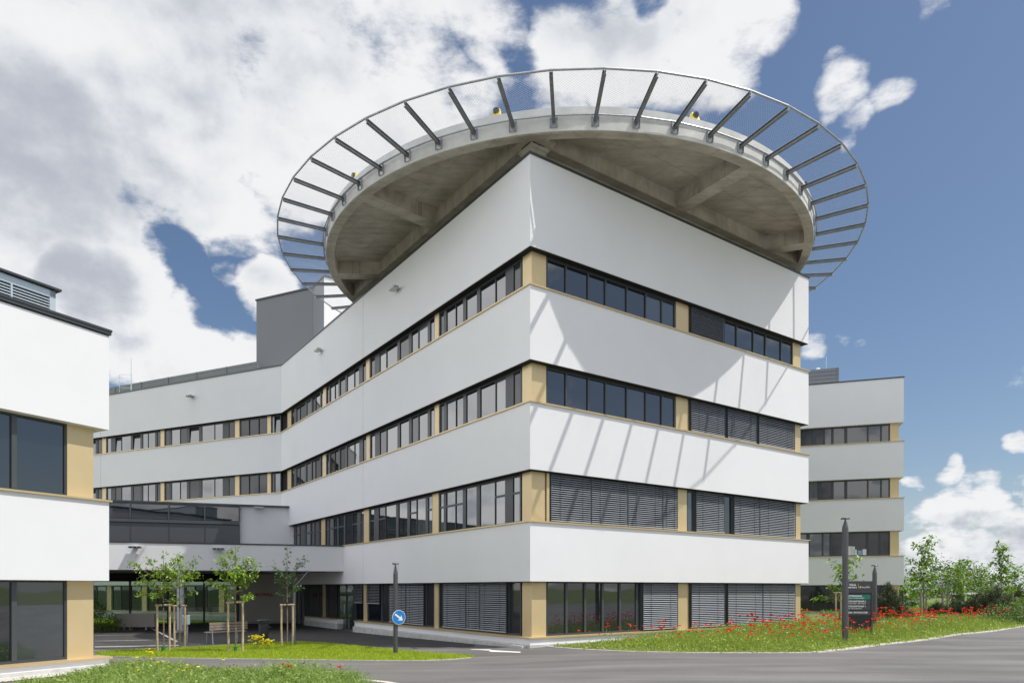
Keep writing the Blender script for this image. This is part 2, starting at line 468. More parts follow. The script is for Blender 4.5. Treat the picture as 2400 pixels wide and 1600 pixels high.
class MB:
    def __init__(s):
        s.v, s.f, s.mi = [], [], []

    def add(s, vs, fs, mi=0):
        k = len(s.v)
        s.v += [tuple(v) for v in vs]
        s.f += [tuple(i + k for i in f) for f in fs]
        s.mi += [mi] * len(fs)

    def hexa(s, p, mi=0):
        """eight corners: bottom ring of four, then top ring of four"""
        s.add(p, [(3, 2, 1, 0), (4, 5, 6, 7), (0, 1, 5, 4), (1, 2, 6, 5), (2, 3, 7, 6), (3, 0, 4, 7)], mi)

    def fbox(s, fac, s0, s1, o0, o1, z0, z1, mi=0):
        s.hexa([fac.at(s0, o0, z0), fac.at(s1, o0, z0), fac.at(s1, o1, z0), fac.at(s0, o1, z0),
                fac.at(s0, o0, z1), fac.at(s1, o0, z1), fac.at(s1, o1, z1), fac.at(s0, o1, z1)], mi)

    def box(s, c, size, rz=0.0, mi=0):
        c = Vector(c)
        M = Matrix.Rotation(rz, 3, 'Z')
        hx, hy, hz = (x / 2 for x in size)
        s.hexa([c + M @ Vector(q) for q in ((-hx, -hy, -hz), (hx, -hy, -hz), (hx, hy, -hz), (-hx, hy, -hz),
                                            (-hx, -hy, hz), (hx, -hy, hz), (hx, hy, hz), (-hx, hy, hz))], mi)

    def prism(s, poly, z0, z1, mi=0):
        n = len(poly)
        s.add([(p[0], p[1], z0) for p in poly] + [(p[0], p[1], z1) for p in poly],
              [tuple(reversed(range(n))), tuple(range(n, 2 * n))] + [(i, (i + 1) % n, n + (i + 1) % n, n + i) for i in range(n)], mi)

    def tube(s, pts, rads, n=8, mi=0, cap=True):
        pts = [Vector(p) for p in pts]
        if not hasattr(rads, '__len__'):
            rads = [rads] * len(pts)
        k = len(s.v)
        for i, p in enumerate(pts):
            t = (pts[min(i + 1, len(pts) - 1)] - pts[max(i - 1, 0)])
            t = t.normalized() if t.length > 1e-9 else Vector((0, 0, 1))
            a = t.cross(Vector((0, 0, 1)) if abs(t.z) < 0.9 else Vector((1, 0, 0))).normalized()
            b = t.cross(a)
            for j in range(n):
                w = 2 * math.pi * j / n
                s.v.append(tuple(p + (a * math.cos(w) + b * math.sin(w)) * rads[i]))
        for i in range(len(pts) - 1):
            for j in range(n):
                s.f.append((k + i * n + j, k + i * n + (j + 1) % n, k + (i + 1) * n + (j + 1) % n, k + (i + 1) * n + j))
                s.mi.append(mi)
        if cap:
            s.f += [tuple(k + j for j in range(n)), tuple(k + (len(pts) - 1) * n + j for j in reversed(range(n)))]
            s.mi += [mi, mi]

    def lathe(s, prof, c=(0, 0, 0), n=24, mi=0):
        k = len(s.v)
        for r, z in prof:
            for j in range(n):
                w = 2 * math.pi * j / n
                s.v.append((c[0] + r * math.cos(w), c[1] + r * math.sin(w), c[2] + z))
        for i in range(len(prof) - 1):
            for j in range(n):
                s.f.append((k + i * n + j, k + i * n + (j + 1) % n, k + (i + 1) * n + (j + 1) % n, k + (i + 1) * n + j))
                s.mi.append(mi)

    def build(s, name, m, parent=None, smooth=False, bevel=0.0, fix=True):
        me = bpy.data.meshes.new(name)
        me.from_pydata(s.v, [], s.f)
        if isinstance(m, (list, tuple)) and any(s.mi):
            me.polygons.foreach_set('material_index', s.mi)
        if fix:
            bm = bmesh.new()
            bm.from_mesh(me)
            bmesh.ops.recalc_face_normals(bm, faces=bm.faces)
            bm.to_mesh(me)
            bm.free()
        if smooth:
            me.polygons.foreach_set('use_smooth', [True] * len(me.polygons))
            me.set_sharp_from_angle(angle=R(35))
        me.update()
        o = link(name, me, m, parent)
        if bevel:
            b = o.modifiers.new("bevel", 'BEVEL')
            b.width, b.segments, b.limit_method = bevel, 2, 'ANGLE'
        return o


def thing(name, loc, label, cat, group=None):
    o = bpy.data.objects.new(name, None)
    o.location = loc
    COL.objects.link(o)
    return tag(o, label, cat, group)


def tag(o, label=None, cat=None, group=None, kind=None):
    for k, v in (('label', label), ('category', cat), ('group', group), ('kind', kind)):
        if v:
            o[k] = v
    return o


def child_move(root, loc, rz=0.0, s=1.0):
    root.location, root.rotation_euler, root.scale = loc, (0, 0, rz), (s, s, s)


def copy_tree(o, parent=None):
    c = o.copy()
    COL.objects.link(c)
    if parent is not None:
        c.parent = parent
    for ch in list(o.children):
        copy_tree(ch, c)
    return c


def inset(poly, d):
    """offset a counter-clockwise or clockwise polygon inwards by d (negative: outwards)"""
    n = len(poly)
    area = sum(poly[i][0] * poly[(i + 1) % n][1] - poly[(i + 1) % n][0] * poly[i][1] for i in range(n))
    sg = 1 if area > 0 else -1
    out = []
    for i in range(n):
        a, b, c = Vector(poly[i - 1]).to_2d(), Vector(poly[i]).to_2d(), Vector(poly[(i + 1) % n]).to_2d()
        e1, e2 = (b - a).normalized(), (c - b).normalized()
        n1, n2 = Vector((-e1.y, e1.x)) * sg, Vector((-e2.y, e2.x)) * sg
        k = (n1 + n2)
        k = k / (k.length_squared / 2)
        out.append(tuple(b + k * d))
    return out


def text_mesh(name, body, size, fac_p, ux, uz, m, parent, align='LEFT', bold=0.0, depth=0.004):
    cu = bpy.data.curves.new(name, 'FONT')
    cu.body, cu.size, cu.align_x, cu.extrude, cu.offset = body, size, align, depth, bold
    cu.resolution_u = 3
    tmp = bpy.data.objects.new(name, cu)
    COL.objects.link(tmp)
    bpy.context.view_layer.update()
    me = bpy.data.meshes.new_from_object(tmp.evaluated_get(bpy.context.evaluated_depsgraph_get()))
    bpy.data.objects.remove(tmp)
    ux, uz = Vector(ux).normalized(), Vector(uz).normalized()
    un = ux.cross(uz)
    M = Matrix((ux, uz, un)).transposed().to_4x4()
    M.translation = Vector(fac_p)
    me.transform(M)
    me.materials.clear()
    return link(name, me, m, parent)


# ------------------------------------------------------------------ building geometry
A = Vector((0.597, 23.05)); U = Vector((0.816, 0.578)).normalized(); V = Vector((-0.5747, 0.8181)).normalized()
D = A + U * 16.06
C = A + V * 26.83
W = Vector((-0.909, 0.4157)).normalized()
FR = Facade(A, U, (U.y, -U.x))                 # sunny front
FL = Facade(A, V, (-V.y, V.x))                 # shaded long side
FL.n = Vector((-V.y, V.x)) if (-V.y) < 0 else Vector((V.y, -V.x))
FC = Facade(C, W, (-0.4157, -0.909))           # rear wing
E_ = C + W * 30
OFF = 16.06
mit = Vector((0.6624, 0.797))
D2 = D - FR.n * 15
C2 = C + mit * OFF
E2 = E_ - FC.n * OFF
LEV = dict(g0=0.28, g1=2.129, a0=4.137, a1=5.83, b0=8.087, b1=9.45, c0=11.94, c1=13.18, top=16.2)
REC = 0.25


def poly_main():
    return [tuple(A), tuple(D), tuple(D2), tuple(C2), tuple(E2), tuple(E_), tuple(C)]


def shell(root, poly, spans, sills, roof, core_top):
    """storey bands, gold sill sheets, coping and dark core of one building"""
    for z0, z1 in spans:
        b = MB(); b.prism(poly, z0, z1); b.build('wall_band', WHITE, root)
    for z in sills:
        b = MB(); b.prism(inset(poly, -0.055), z - 0.045, z); b.build('sill', GOLDSILL, root)
    b = MB(); b.prism(inset(poly, REC + 0.13), -0.3, core_top); b.build('core_wall', DARK, root)
    b = MB(); b.prism(inset(poly, -0.04), roof - 0.0, roof + 0.075); b.build('coping', COPING, root)
    b = MB(); b.prism(inset(poly, 0.30), roof + 0.04, roof + 0.079); b.build('roof', BOUNCEROOF, root)  # unseen roof covering, added pale to bounce light up under the helipad


def blind(fac, s0, s1, z0, z1, parent, o=-0.20, tilt=34, label=None):
    b = MB()
    pitch, w = 0.074, 0.052
    n = max(2, int((z1 - z0 - 0.10) / pitch))
    dz, do = w / 2 * math.sin(R(tilt)), w / 2 * math.cos(R(tilt))
    zt = z1 - 0.06
    for i in range(n):
        zc = zt - i * pitch + random.uniform(-0.003, 0.003)
        p = [fac.at(s0, o - do, zc + dz), fac.at(s1, o - do, zc + dz), fac.at(s1, o + do, zc - dz), fac.at(s0, o + do, zc - dz)]
        b.hexa([q - Vector((0, 0, 0.003)) for q in p] + [q + Vector((0, 0, 0.003)) for q in p])
    zb = zt - n * pitch
    b.fbox(fac, s0, s1, o - 0.03, o + 0.03, zb - 0.025, zb + 0.015)
    for s in (s0, s1):
        b.fbox(fac, s - 0.012, s + 0.012, o - 0.02, o + 0.02, z0 + 0.01, z1, mi=1)
    m = s0 + (s1 - s0) * 0.3
    for k in (0.22, 0.78) if s1 - s0 > 0.8 else (0.5,):
        q = s0 + (s1 - s0) * k
        b.fbox(fac, q - 0.006, q + 0.006, o + 0.032, o + 0.038, zb, zt, mi=1)
    return b.build('blind', [SLAT, FRAME], parent)


def window(fac, root, s0, s1, z0, z1, lights, frame=FRAME, glass=GLASS, mull=0.05, o=-0.27, transom=None, lift=0.10, bar=FRAMEL):
    """one ribbon window: frame (the part), with panes, dark panes, blinds as sub-parts
    lights: (s_start, s_end, kind)  kind g glass, d dark glass, b blind, h half lowered blind, t tilted sash"""
    if s0 > s1:
        s0, s1 = s1, s0
    b = MB()
    b.fbox(fac, s0, s1, o - 0.06, o, z1 - lift, z1)
    b.fbox(fac, s0, s1, o - 0.06, o + 0.005, z0, z0 + 0.065)
    for s in (s0, s1):
        t = 0.03 if s == s0 else -0.03
        b.fbox(fac, min(s, s + 2 * t), max(s, s + 2 * t), o - 0.06, o - 0.003, z0 + 0.065, z1 - lift)
    edges = []
    L = sorted([(min(a, c), max(a, c), k) for a, c, k in lights])
    cur = s0 + 0.06
    solid = []
    for a, c, k in L:
        if a > cur + 0.005:
            solid.append((cur, a))
        cur = max(cur, c)
    if cur < s1 - 0.065:
        solid.append((cur, s1 - 0.06))
    for a, c in solid:
        b.fbox(fac, a, c, o - 0.055, o - 0.006, z0 + 0.065, z1 - lift)
    if transom:
        for a, c, k in L:
            if k in 'gd' and abs(c - a) < 0.75:
                b.fbox(fac, a, c, o - 0.05, o - 0.009, z0 + transom - 0.035, z0 + transom + 0.035)
    fr = b.build('window', frame, root)
    for kind, m, nm in (('g', glass, 'pane'), ('d', GLASSD, 'pane')):
        for a, c, k in L:
            if {'b': 'd', 'h': 'g'}.get(k, k) == kind:
                p = MB()
                p.fbox(fac, a + 0.001, c - 0.001, o - 0.075, o - 0.04, z0 + 0.05, z1 - lift + 0.02)
                p.build(nm, m, fr)
    mu = MB()
    for (a, c, k), (a2, c2, k2) in zip(L[:-1], L[1:]):
        if abs(a2 - c) < 0.012:
            mu.fbox(fac, c - mull / 2, c + mull / 2, o - 0.06, o + 0.012, z0 + 0.066, z1 - lift - 0.002)
    if mu.v:
        mu.build('mullion', bar, fr)
    for a, c, k in L:
        if k == 'b':
            blind(fac, a + 0.02, c - 0.02, z0 + 0.03, z1, fr)
        if k == 'h':
            blind(fac, a + 0.02, c - 0.02, z0 + (z1 - z0) * 0.45, z1, fr, tilt=12)
        if k == 't':
            q = MB()
            zt, zb, lean = z1 - lift - 0.02, z0 + 0.06, -0.05
            bk = [fac.at(a, o - 0.04, zb), fac.at(c, o - 0.04, zb), fac.at(c, o - 0.075, zb), fac.at(a, o - 0.075, zb)]
            tp = [fac.at(a, o - 0.04 + lean, zt), fac.at(c, o - 0.04 + lean, zt), fac.at(c, o - 0.075 + lean, zt), fac.at(a, o - 0.075 + lean, zt)]
            q.hexa(bk + tp)
            q.build('tilted_pane', glass, fr)
            q = MB()
            q.fbox(fac, a, c, o - 0.10, o - 0.08, z0 + 0.05, z1 - lift + 0.02)
            q.build('dark_gap', DARK, fr)
    return fr


def gold(root, fac, s0, s1, z0, z1, o=-REC, back=-0.36, groove=True):
    b = MB()
    if s0 > s1:
        s0, s1 = s1, s0
    b.fbox(fac, s0, s1, back, o, z0, z1)
    return b.build('gold_panel', GOLD, root)


main = thing('hospital_building', (A.x, A.y, 0), 'long white four storey hospital building with ribbon windows and gold panels, bent at its rear', 'hospital')
PM = poly_main()


def with_notches(poly, d0=0.0):
    """ground floor wall: openings for the glazed door and the dark entrance in the long side"""
    sd0, sd1 = FL.s_of(831, 0), FL.s_of(790, 0)
    se0 = FL.s_of(713.5, 0)
    q = inset(poly, d0) if d0 else list(poly)
    n = FL.n
    off = -d0
    base = [A + V * sd0 + n * off, A + V * sd0 - n * 0.40, A + V * sd1 - n * 0.40, A + V * sd1 + n * off, A + V * se0 + n * off, A + V * se0 - n * 0.40,
            A + V * 26.4 - n * 0.40, A + V * 26.4 + n * off]
    return [q[1], q[2], q[3], q[4], q[5], q[6]] + [tuple(p) for p in reversed(base)] + [q[0]]


gp = with_notches(PM)
b = MB(); b.prism(gp, -0.5, LEV['g0'] - 0.05); b.build('low_wall', WHITE, main)
b = MB(); b.prism(with_notches(PM, -0.055), LEV['g0'] - 0.05, LEV['g0']); b.build('sill', GOLDSILL, main)
b = MB(); b.prism(with_notches(PM, -0.03), -0.5, 0.03); b.build('plinth', PLINTH, main)
shell(main, PM, [(LEV['g1'], LEV['a0'] - 0.045), (LEV['a1'], LEV['b0'] - 0.045), (LEV['b1'], LEV['c0'] - 0.045), (LEV['c1'], LEV['top'])],
      [LEV['a0'], LEV['b0'], LEV['c0']], LEV['top'], LEV['top'] - 0.2)
# drip edge under each band, seen as the dark line below the white
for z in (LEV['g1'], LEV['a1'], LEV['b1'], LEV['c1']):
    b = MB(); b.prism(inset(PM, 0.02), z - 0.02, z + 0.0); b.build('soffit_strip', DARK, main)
# fine joints in the render
b = MB()
for z0, z1 in ((LEV['g1'], LEV['a0'] - 0.05), (LEV['a1'], LEV['b0'] - 0.05), (LEV['b1'], LEV['c0'] - 0.05), (LEV['c1'], LEV['top'])):
    s = FL.s_of(851)
    b.fbox(FL, s - 0.008, s + 0.008, 0.0, 0.003, z0 + 0.004, z1 - 0.004)
    s = FC.s_of(236)
    b.fbox(FC, s - 0.012, s + 0.012, 0.0, 0.003, z0 + 0.004, z1 - 0.004)
b.build('render_joint', mat("render_joint_line", (0.42, 0.42, 0.43), 0.9), main)

# --- sunny front: corner and end panels, panels between bays, windows
OG = -REC
wr = lambda px, o=-0.27: FR.s_of(px, o)
wl = lambda px, o=-0.27: FL.s_of(px, o)
corner_in = inset(PM, REC)


def corner_panel(z0, z1, px_r, px_l):
    c = Vector(corner_in[0])
    r = FR.at(FR.s_of(px_r, OG), OG, 0).to_2d(); l = FL.at(FL.s_of(px_l, OG), OG, 0).to_2d()
    poly = [tuple(c), tuple(r), tuple(r - FR.n * 0.12), tuple(c + mit * 0.0 + (-FR.n - FL.n) * 0.12), tuple(l - FL.n * 0.12), tuple(l)]
    b = MB(); b.prism(poly, z0, z1); b.build('gold_corner_panel', GOLD, main)


S_END = 16.06 - REC


def end_panel(z0, z1, px):
    s0 = FR.s_of(px, OG)
    b = MB(); b.fbox(FR, s0, S_END, OG - 0.12, OG, z0, z1); b.build('gold_panel', GOLD, main)


def lights(px, kinds, f):
    """neighbouring lights given by pixel edges and a string of kinds ('-' leaves solid frame)"""
    return [(f(a), f(c), k) for a, c, k in zip(px[:-1], px[1:], kinds) if k != '-']


z0, z1 = LEV['c0'], LEV['c1']
corner_panel(z0, z1, 1280, 1225)
window(FR, main, wr(1280.5), wr(1583), z0, z1, lights([1284, 1326.8, 1378.9, 1419.5, 1469.3, 1513.8, 1551.2, 1580], 'ggggggg', wr))
gold(main, FR, wr(1583.5), wr(1611.4), z0, z1); gold(main, FR, wr(1611.4), wr(1615.6), z0, z1, -0.30)
window(FR, main, wr(1615.8), wr(1858.3), z0, z1, lights([1617, 1695, 1726.8, 1765.9, 1794.5, 1830.9, 1856], 'bggggg', wr))
end_panel(z0, z1, 1858.5)
z0, z1 = LEV['b0'], LEV['b1']
corner_panel(z0, z1, 1280, 1224)
window(FR, main, wr(1280.5), wr(1583), z0, z1, lights([1284, 1326.8, 1378.9, 1419.5, 1469.3, 1513.8, 1551.2, 1580], 'ggggggg', wr))
gold(main, FR, wr(1583.5), wr(1610), z0, z1); gold(main, FR, wr(1610), wr(1614.8), z0, z1, -0.30)
window(FR, main, wr(1615), wr(1860), z0, z1, lights([1616, 1695, 1701.5, 1769, 1775, 1859.5], 'b-b-b', wr))
end_panel(z0, z1, 1860.8)
z0, z1 = LEV['a0'], LEV['a1']
corner_panel(z0, z1, 1277, 1224)
gold(main, FR, wr(1279.5), wr(1285.5), z0, z1, -0.22)
window(FR, main, wr(1286), wr(1585.6), z0, z1, lights([1287, 1382.5, 1467.8, 1549.5, 1585], 'bbbb', wr))
gold(main, FR, wr(1586.3), wr(1608.8), z0, z1)
window(FR, main, wr(1609.3), wr(1862), z0, z1, lights([1612, 1625.6, 1627.5, 1694.4, 1697, 1714, 1716.6, 1777, 1861.5], 'g-b-g-bb', wr))
end_panel(z0, z1, 1862.5)
z0, z1 = LEV['g0'], LEV['g1']
corner_panel(z0, z1, 1280, 1224)
window(FR, main, wr(1281), wr(1586), z0, z1, lights([1284, 1327.5, 1371.3, 1412.5, 1453, 1490.6, 1495, 1503, 1585.5], 'ggggg-db', wr), lift=0.05, mull=0.085)
gold(main, FR, wr(1587), wr(1610), z0, z1); gold(main, FR, wr(1610), wr(1615.2), z0, z1, -0.30)
window(FR, main, wr(1615.6), wr(1861), z0, z1, lights([1616.5, 1695, 1702, 1784.3, 1860.5], 'b-bb', wr))
end_panel(z0, z1, 1861.5)

# --- shaded long side
BAY = [0.0, 0.065, 0.10, 0.225, 0.23, 0.325, 0.355, 0.50, 0.54, 0.715, 0.72, 0.83, 0.90, 0.985]   # light edges along a bay, from the corner end


def long_side_bay(pxa, pxb, z0, z1, kinds='dggdggd', flip=False, transom=None, f=wl, fac=FL):
    sa, sb = f(pxa), f(pxb)
    w = sb - sa
    ed = [0.015, 0.085, 0.17, 0.28, 0.285, 0.46, 0.50, 0.635, 0.675, 0.77, 0.775, 0.90, 0.935, 0.99]
    prs = list(zip(ed[0::2], ed[1::2]))
    if flip:
        prs = [(1 - c, 1 - a) for a, c in reversed(prs)]
    window(fac, main, sa, sb, z0, z1, [(sa + w * a, sa + w * c, k) for (a, c), k in zip(prs, kinds)], transom=transom, mull=0.045, bar=FRAME, glass=GLASSB)


for key, (z0, z1) in {'c': (LEV['c0'], LEV['c1']), 'b': (LEV['b0'], LEV['b1']), 'a': (LEV['a0'], LEV['a1'])}.items():
    tr = 1.05 if key == 'a' else None
    px = dict(c=(1222.5, 1029.5, 1019.6, 867, 858.7, 765, 758, 683, 674.6), b=(1222.5, 1030, 1019.6, 867.5, 859.4, 765, 757, 683, 674.6),
              a=(1221, 1029, 1014.3, 865.5, 853.6, 762.8, 753.9, 683, 674.6))[key]
    kinds = dict(c=('dgggggd', 'gggdggd', 'dggdggd', 'ggdgdgd'), b=('dgggggd', 'ggdggdg', 'dggdgdg', 'gdgggdg'), a=('ggggggg', 'gggggdg', 'ggdgggd', 'gdggdgg'))[key]
    long_side_bay(px[0], px[1], z0, z1, kinds[0], transom=tr)
    gold(main, FL, wl(px[1] - 0.2), wl(px[2] + 0.2), z0, z1)
    long_side_bay(px[2], px[3], z0, z1, kinds[1], True, tr)
    gold(main, FL, wl(px[3] - 0.1), wl(px[4] + 0.1), z0, z1)
    long_side_bay(px[4], px[5], z0, z1, kinds[2], transom=tr)
    gold(main, FL, wl(px[5] - 0.1), wl(px[6] + 0.1), z0, z1)
    long_side_bay(px[6], px[7], z0, z1, kinds[3], True, tr)
    if key != 'a':
        gold(main, FL, wl(px[7] - 0.1), wl(px[8] + 0.1), z0, z1)
        window(FL, main, wl(674), 26.58, z0, z1, [(wl(672.5), 26.5, 'd')])
# ground floor of the long side
z0, z1 = LEV['g0'], LEV['g1']
window(FL, main, wl(1221), wl(1029.5), z0, z1, lights([1219, 1194, 1191.5, 1128, 1096, 1041.6, 1039, 1031], 'd-bbb-d', wl), lift=0.04)
gold(main, FL, wl(1028.8), wl(1019), z0, z1)
window(FL, main, wl(1018.5), wl(861.8), z0, z1, lights([1016, 1000, 997, 955, 915.5, 912, 896, 893, 863], 'd-bb-d-h', wl), lift=0.04)
gold(main, FL, wl(861.2), wl(853), z0, z1)
window(FL, main, wl(852.5), wl(832.5), z0, z1, lights([852, 833], 'h', wl), lift=0.04)
# glazed side door set into the notch
dr = MB()
s0, s1 = wl(830.5, -0.3), wl(793, -0.3)
for a, c in ((s0, s0 + 0.07), (s1 - 0.07, s1), ((s0 + s1) / 2 - 0.04, (s0 + s1) / 2 + 0.04)):
    dr.fbox(FL, a, c, -0.38, -0.30, -0.27, 2.05)
dr.fbox(FL, s0, s1, -0.385, -0.295, 1.52, 1.62); dr.fbox(FL, s0, s1, -0.385, -0.295, 2.05, 2.129); dr.fbox(FL, s0, s1, -0.385, -0.295, -0.30, -0.2)
door = dr.build('door', FRAME, main)
b = MB(); b.fbox(FL, s0 + 0.05, s1 - 0.05, -0.36, -0.34, -0.2, 2.06); b.build('pane', GLASSG, door)
b = MB(); b.tube([FL.at((s0 + s1) / 2 + 0.12, -0.25, 0.55), FL.at((s0 + s1) / 2 + 0.12, -0.25, 1.05)], 0.016); b.build('handle', ZINC, door)
b = MB(); b.fbox(FL, s0 + 0.45, s1 - 0.35, -0.333, -0.33, 1.72, 1.90); b.build('blurred_notice', mat("pale_notice_film", (0.45, 0.47, 0.46), 0.6), door)
window(FL, main, wl(789), wl(714.5), z0, z1, lights([788, 768, 760, 745, 722], 'd-dd', wl), lift=0.03)
gold(main, FL, wl(763), wl(757), z0, z1)
b = MB()
for a, c in ((712.5, 709), (704, 699), (696, 692)):
    b.fbox(FL, FL.s_of(a, -0.3), FL.s_of(c, -0.3), -0.375, -0.28, -0.3, 2.12)
b.build('entrance_frame', STEELD, main)

# --- rear wing
wc = lambda px, o=-0.27: FC.s_of(px, o)
for key, (z0, z1), kk in (('c', (LEV['c0'], LEV['c1']), ('dggtdgd', 'dggtgtg', 'gtd')), ('b', (LEV['b0'], LEV['b1']), ('dggdggd', 'dggdgdg', 'ggd'))):
    window(FC, main, 0.3, wc(635.6), z0, z1, lights([659, 643, 637], 'tg' if key == 'c' else 'gd', wc))
    gold(main, FC, wc(635.2), wc(627), z0, z1)
    window(FC, main, wc(626.6), wc(562), z0, z1, lights([625, 606, 583.5, 563], 'ddd', wc), bar=FRAME)
    gold(main, FC, wc(561.5), wc(551.2), z0, z1)
    long_side_bay(551, 386, z0, z1, kk[0], f=wc, fac=FC)
    gold(main, FC, wc(385.5), wc(376.8), z0, z1)
    long_side_bay(376.5, 249.5, z0, z1, kk[1], True, f=wc, fac=FC)
    gold(main, FC, wc(249), wc(240.3), z0, z1)
    window(FC, main, wc(240), wc(150), z0, z1, lights([239, 229, 224, 213, 180, 152], 'd-tgg', wc))

z0, z1 = LEV['g0'], LEV['g1']
sw = 2.0
while sw < 22:
    window(FC, main, sw, sw + 3.2, z0, z1, [(sw + 0.1, sw + 1.1, 'g'), (sw + 1.2, sw + 2.2, 'd'), (sw + 2.3, sw + 3.1, 'g')], bar=FRAME)
    gold(main, FC, sw + 3.25, sw + 3.75, z0, z1)
    sw += 3.8

# ------------------------------------------------------------------ roof structures
# sheet clad tower behind the bend
Cp = C + mit * 2.27
tw = thing('rooftop_tower', (Cp.x, Cp.y, 16.2), 'tall dark grey clad stair tower rising from the white roof behind the helipad', 'tower')
TL = Facade(Cp, W, FC.n); TR = Facade(Cp, -V, FL.n)
t_l = Cp + W * TL.s_of(601); t_r = Cp - V * TR.s_of(759.5)
t_b = t_r + U * 6
tp = [tuple(t_l), tuple(Cp), tuple(t_r), tuple(t_b), tuple(t_b + V * 9), tuple(t_l - FC.n * 8)]
b = MB(); b.prism(tp, 15.8, 21.95)
me = b.build('cladding', [TOWER, WHITE], tw)
for p in me.data.polygons:
    if p.normal.x > 0.5 and p.normal.y < -0.3:
        p.material_index = 1
b = MB(); b.prism(inset(tp, -0.06), 21.95, 22.06); b.build('coping', COPING, tw)
b = MB(); b.fbox(TR, -0.012, 0.012, -0.004, 0.004, 16.2, 21.9); b.build('corner_joint', COPING, tw)
# louvred screen along the rear roof
sc_p = C + mit * 1.5
SC = Facade(sc_p, W, FC.n)
scr = thing('rooftop_screen', (sc_p.x, sc_p.y, 16.2), 'long low grey louvre screen along the rear roof edge beside the tower', 'screen')
b = MB()
s_a, s_b = SC.s_of(604), 27.0
for i in range(6):
    z = 16.18 + i * 0.205
    b.hexa([SC.at(s_a, -0.06, z + 0.03), SC.at(s_b, -0.06, z + 0.03), SC.at(s_b, -0.10, z + 0.0), SC.at(s_a, -0.10, z + 0.0),
            SC.at(s_a, -0.01, z + 0.20), SC.at(s_b, -0.01, z + 0.20), SC.at(s_b, -0.05, z + 0.20), SC.at(s_a, -0.05, z + 0.20)])
b.build('louvre', SCREEN, scr)
b = MB(); b.fbox(SC, s_a, s_b, -0.16, -0.11, 16.1, 17.4); b.build('backing', SCREEN, scr)
s = s_a
while s < s_b:
    b = MB(); b.fbox(SC, s, s + 0.06, -0.1, 0.012, 16.1, 17.42); b.build('post', TOWER, scr); s += 2.9
# antenna
mx = FC.at(FC.s_of(307.5, -0.6), -0.6, 16.2)
an = thing('antenna_mast', mx, 'thin white antenna mast with stay arms on the rear roof edge', 'antenna')
b = MB(); b.tube([mx, mx + Vector((0, 0, 1.6))], 0.035); b.tube([mx + Vector((0, 0, 1.6)), mx + Vector((0, 0, 2.75))], 0.02); b.build('mast', LIGHTMETAL, an, True)
b = MB(); q = mx + W.to_3d() * 1.3
b.tube([mx + Vector((0, 0, 0.5)), q + Vector((0, 0, 0.7))], 0.015); b.tube([mx + Vector((0, 0, 1.5)), q + Vector((0, 0, 1.65))], 0.012)
b.tube([q + Vector((0, 0, -0.1)), q + Vector((0, 0, 1.65))], 0.015); b.build('stay', LIGHTMETAL, an, True)

# ------------------------------------------------------------------ helipad
HC = Vector((2.50, 33.95)); HB = 1.897 + 14.89; RB = 11.15; CT = 17.555
pad = thing('helipad', (HC.x, HC.y, HB), 'round concrete helipad on the roof corner, ringed by steel brackets and safety net', 'helipad')


def ring(r, z, n=192):
    return [(HC.x + r * math.cos(2 * math.pi * i / n), HC.y + r * math.sin(2 * math.pi * i / n), z) for i in range(n)]


def ring_mesh(prof, n=192, closed=False):
    b = MB()
    b.lathe(prof, (HC.x, HC.y, 0), n)
    return b


b = ring_mesh([(0.001, 17.36), (RB - 0.38, 17.36), (RB - 0.38, HB), (RB - 0.05, HB), (RB - 0.045, HB + 0.015), (RB - 0.02, HB + 0.02)])
b.build('deck_underside', CONC, pad, True)
b = ring_mesh([(RB - 0.02, HB + 0.02), (RB, HB + 0.03), (RB, 17.30), (RB - 0.03, 17.302), (RB - 0.03, 17.33), (RB + 0.045, 17.335), (RB + 0.045, CT), (RB - 0.25, CT), (RB - 0.25, 17.5), (0.001, 17.5)])
b.build('fascia', FASCIA, pad, True)
b = MB()
for k in range(9):
    a = R(182 + 40 * k + random.uniform(-1, 1))
    d2 = Vector((math.cos(a), math.sin(a))); t2 = Vector((-d2.y, d2.x)) * 0.30
    p0, p1 = HC + d2 * 3.5, HC + d2 * (RB - 0.36)
    b.prism([tuple(p0 - t2), tuple(p1 - t2), tuple(p1 + t2), tuple(p0 + t2)], HB + 0.006, 17.37)
    bb = b.build('beam', CONC, pad); b = MB()


def chord(p, u, half=0.28, inset_=0.45, nrm=None):
    """beam along a wall line, from rim to rim"""
    q = Vector(p) - nrm * inset_
    rel = q - HC
    bq = rel.dot(u); cq = rel.length_squared - (RB - 0.37) ** 2
    r = math.sqrt(bq * bq - cq)
    a, c = q + u * (-bq - r), q + u * (-bq + r)
    n2 = Vector((-u.y, u.x)) * half
    m = MB(); m.prism([tuple(a - n2), tuple(c - n2), tuple(c + n2), tuple(a + n2)], HB + 0.003, 17.368)
    m.build('wall_beam', CONC, pad)


chord(A, U, nrm=FR.n)
chord(A, V, nrm=FL.n)
# low dark wall between roof and wall beams
b = MB(); b.prism(inset([tuple(A), tuple(A + U * 15.9), tuple(A + U * 15.9 - FR.n * 13), tuple(A + V * 13)], 0.55), 16.0, HB + 0.1); b.build('bearing_wall', CONC, pad)
b = MB(); cc = A - FR.n * 0.62 - FL.n * 0.62


def haunch_ring(h, z):
    return [(*(cc + U * x * h + V * y * h), z) for x, y in ((-1, -1), (1, -1), (1, 1), (-1, 1))]


b.hexa(haunch_ring(0.27, 16.2) + haunch_ring(0.27, 16.6)); b.hexa(haunch_ring(0.27, 16.6) + haunch_ring(0.55, 17.0)); b.hexa(haunch_ring(0.55, 17.0) + haunch_ring(0.55, 17.37))
b.build('corner_haunch', CONC, pad)
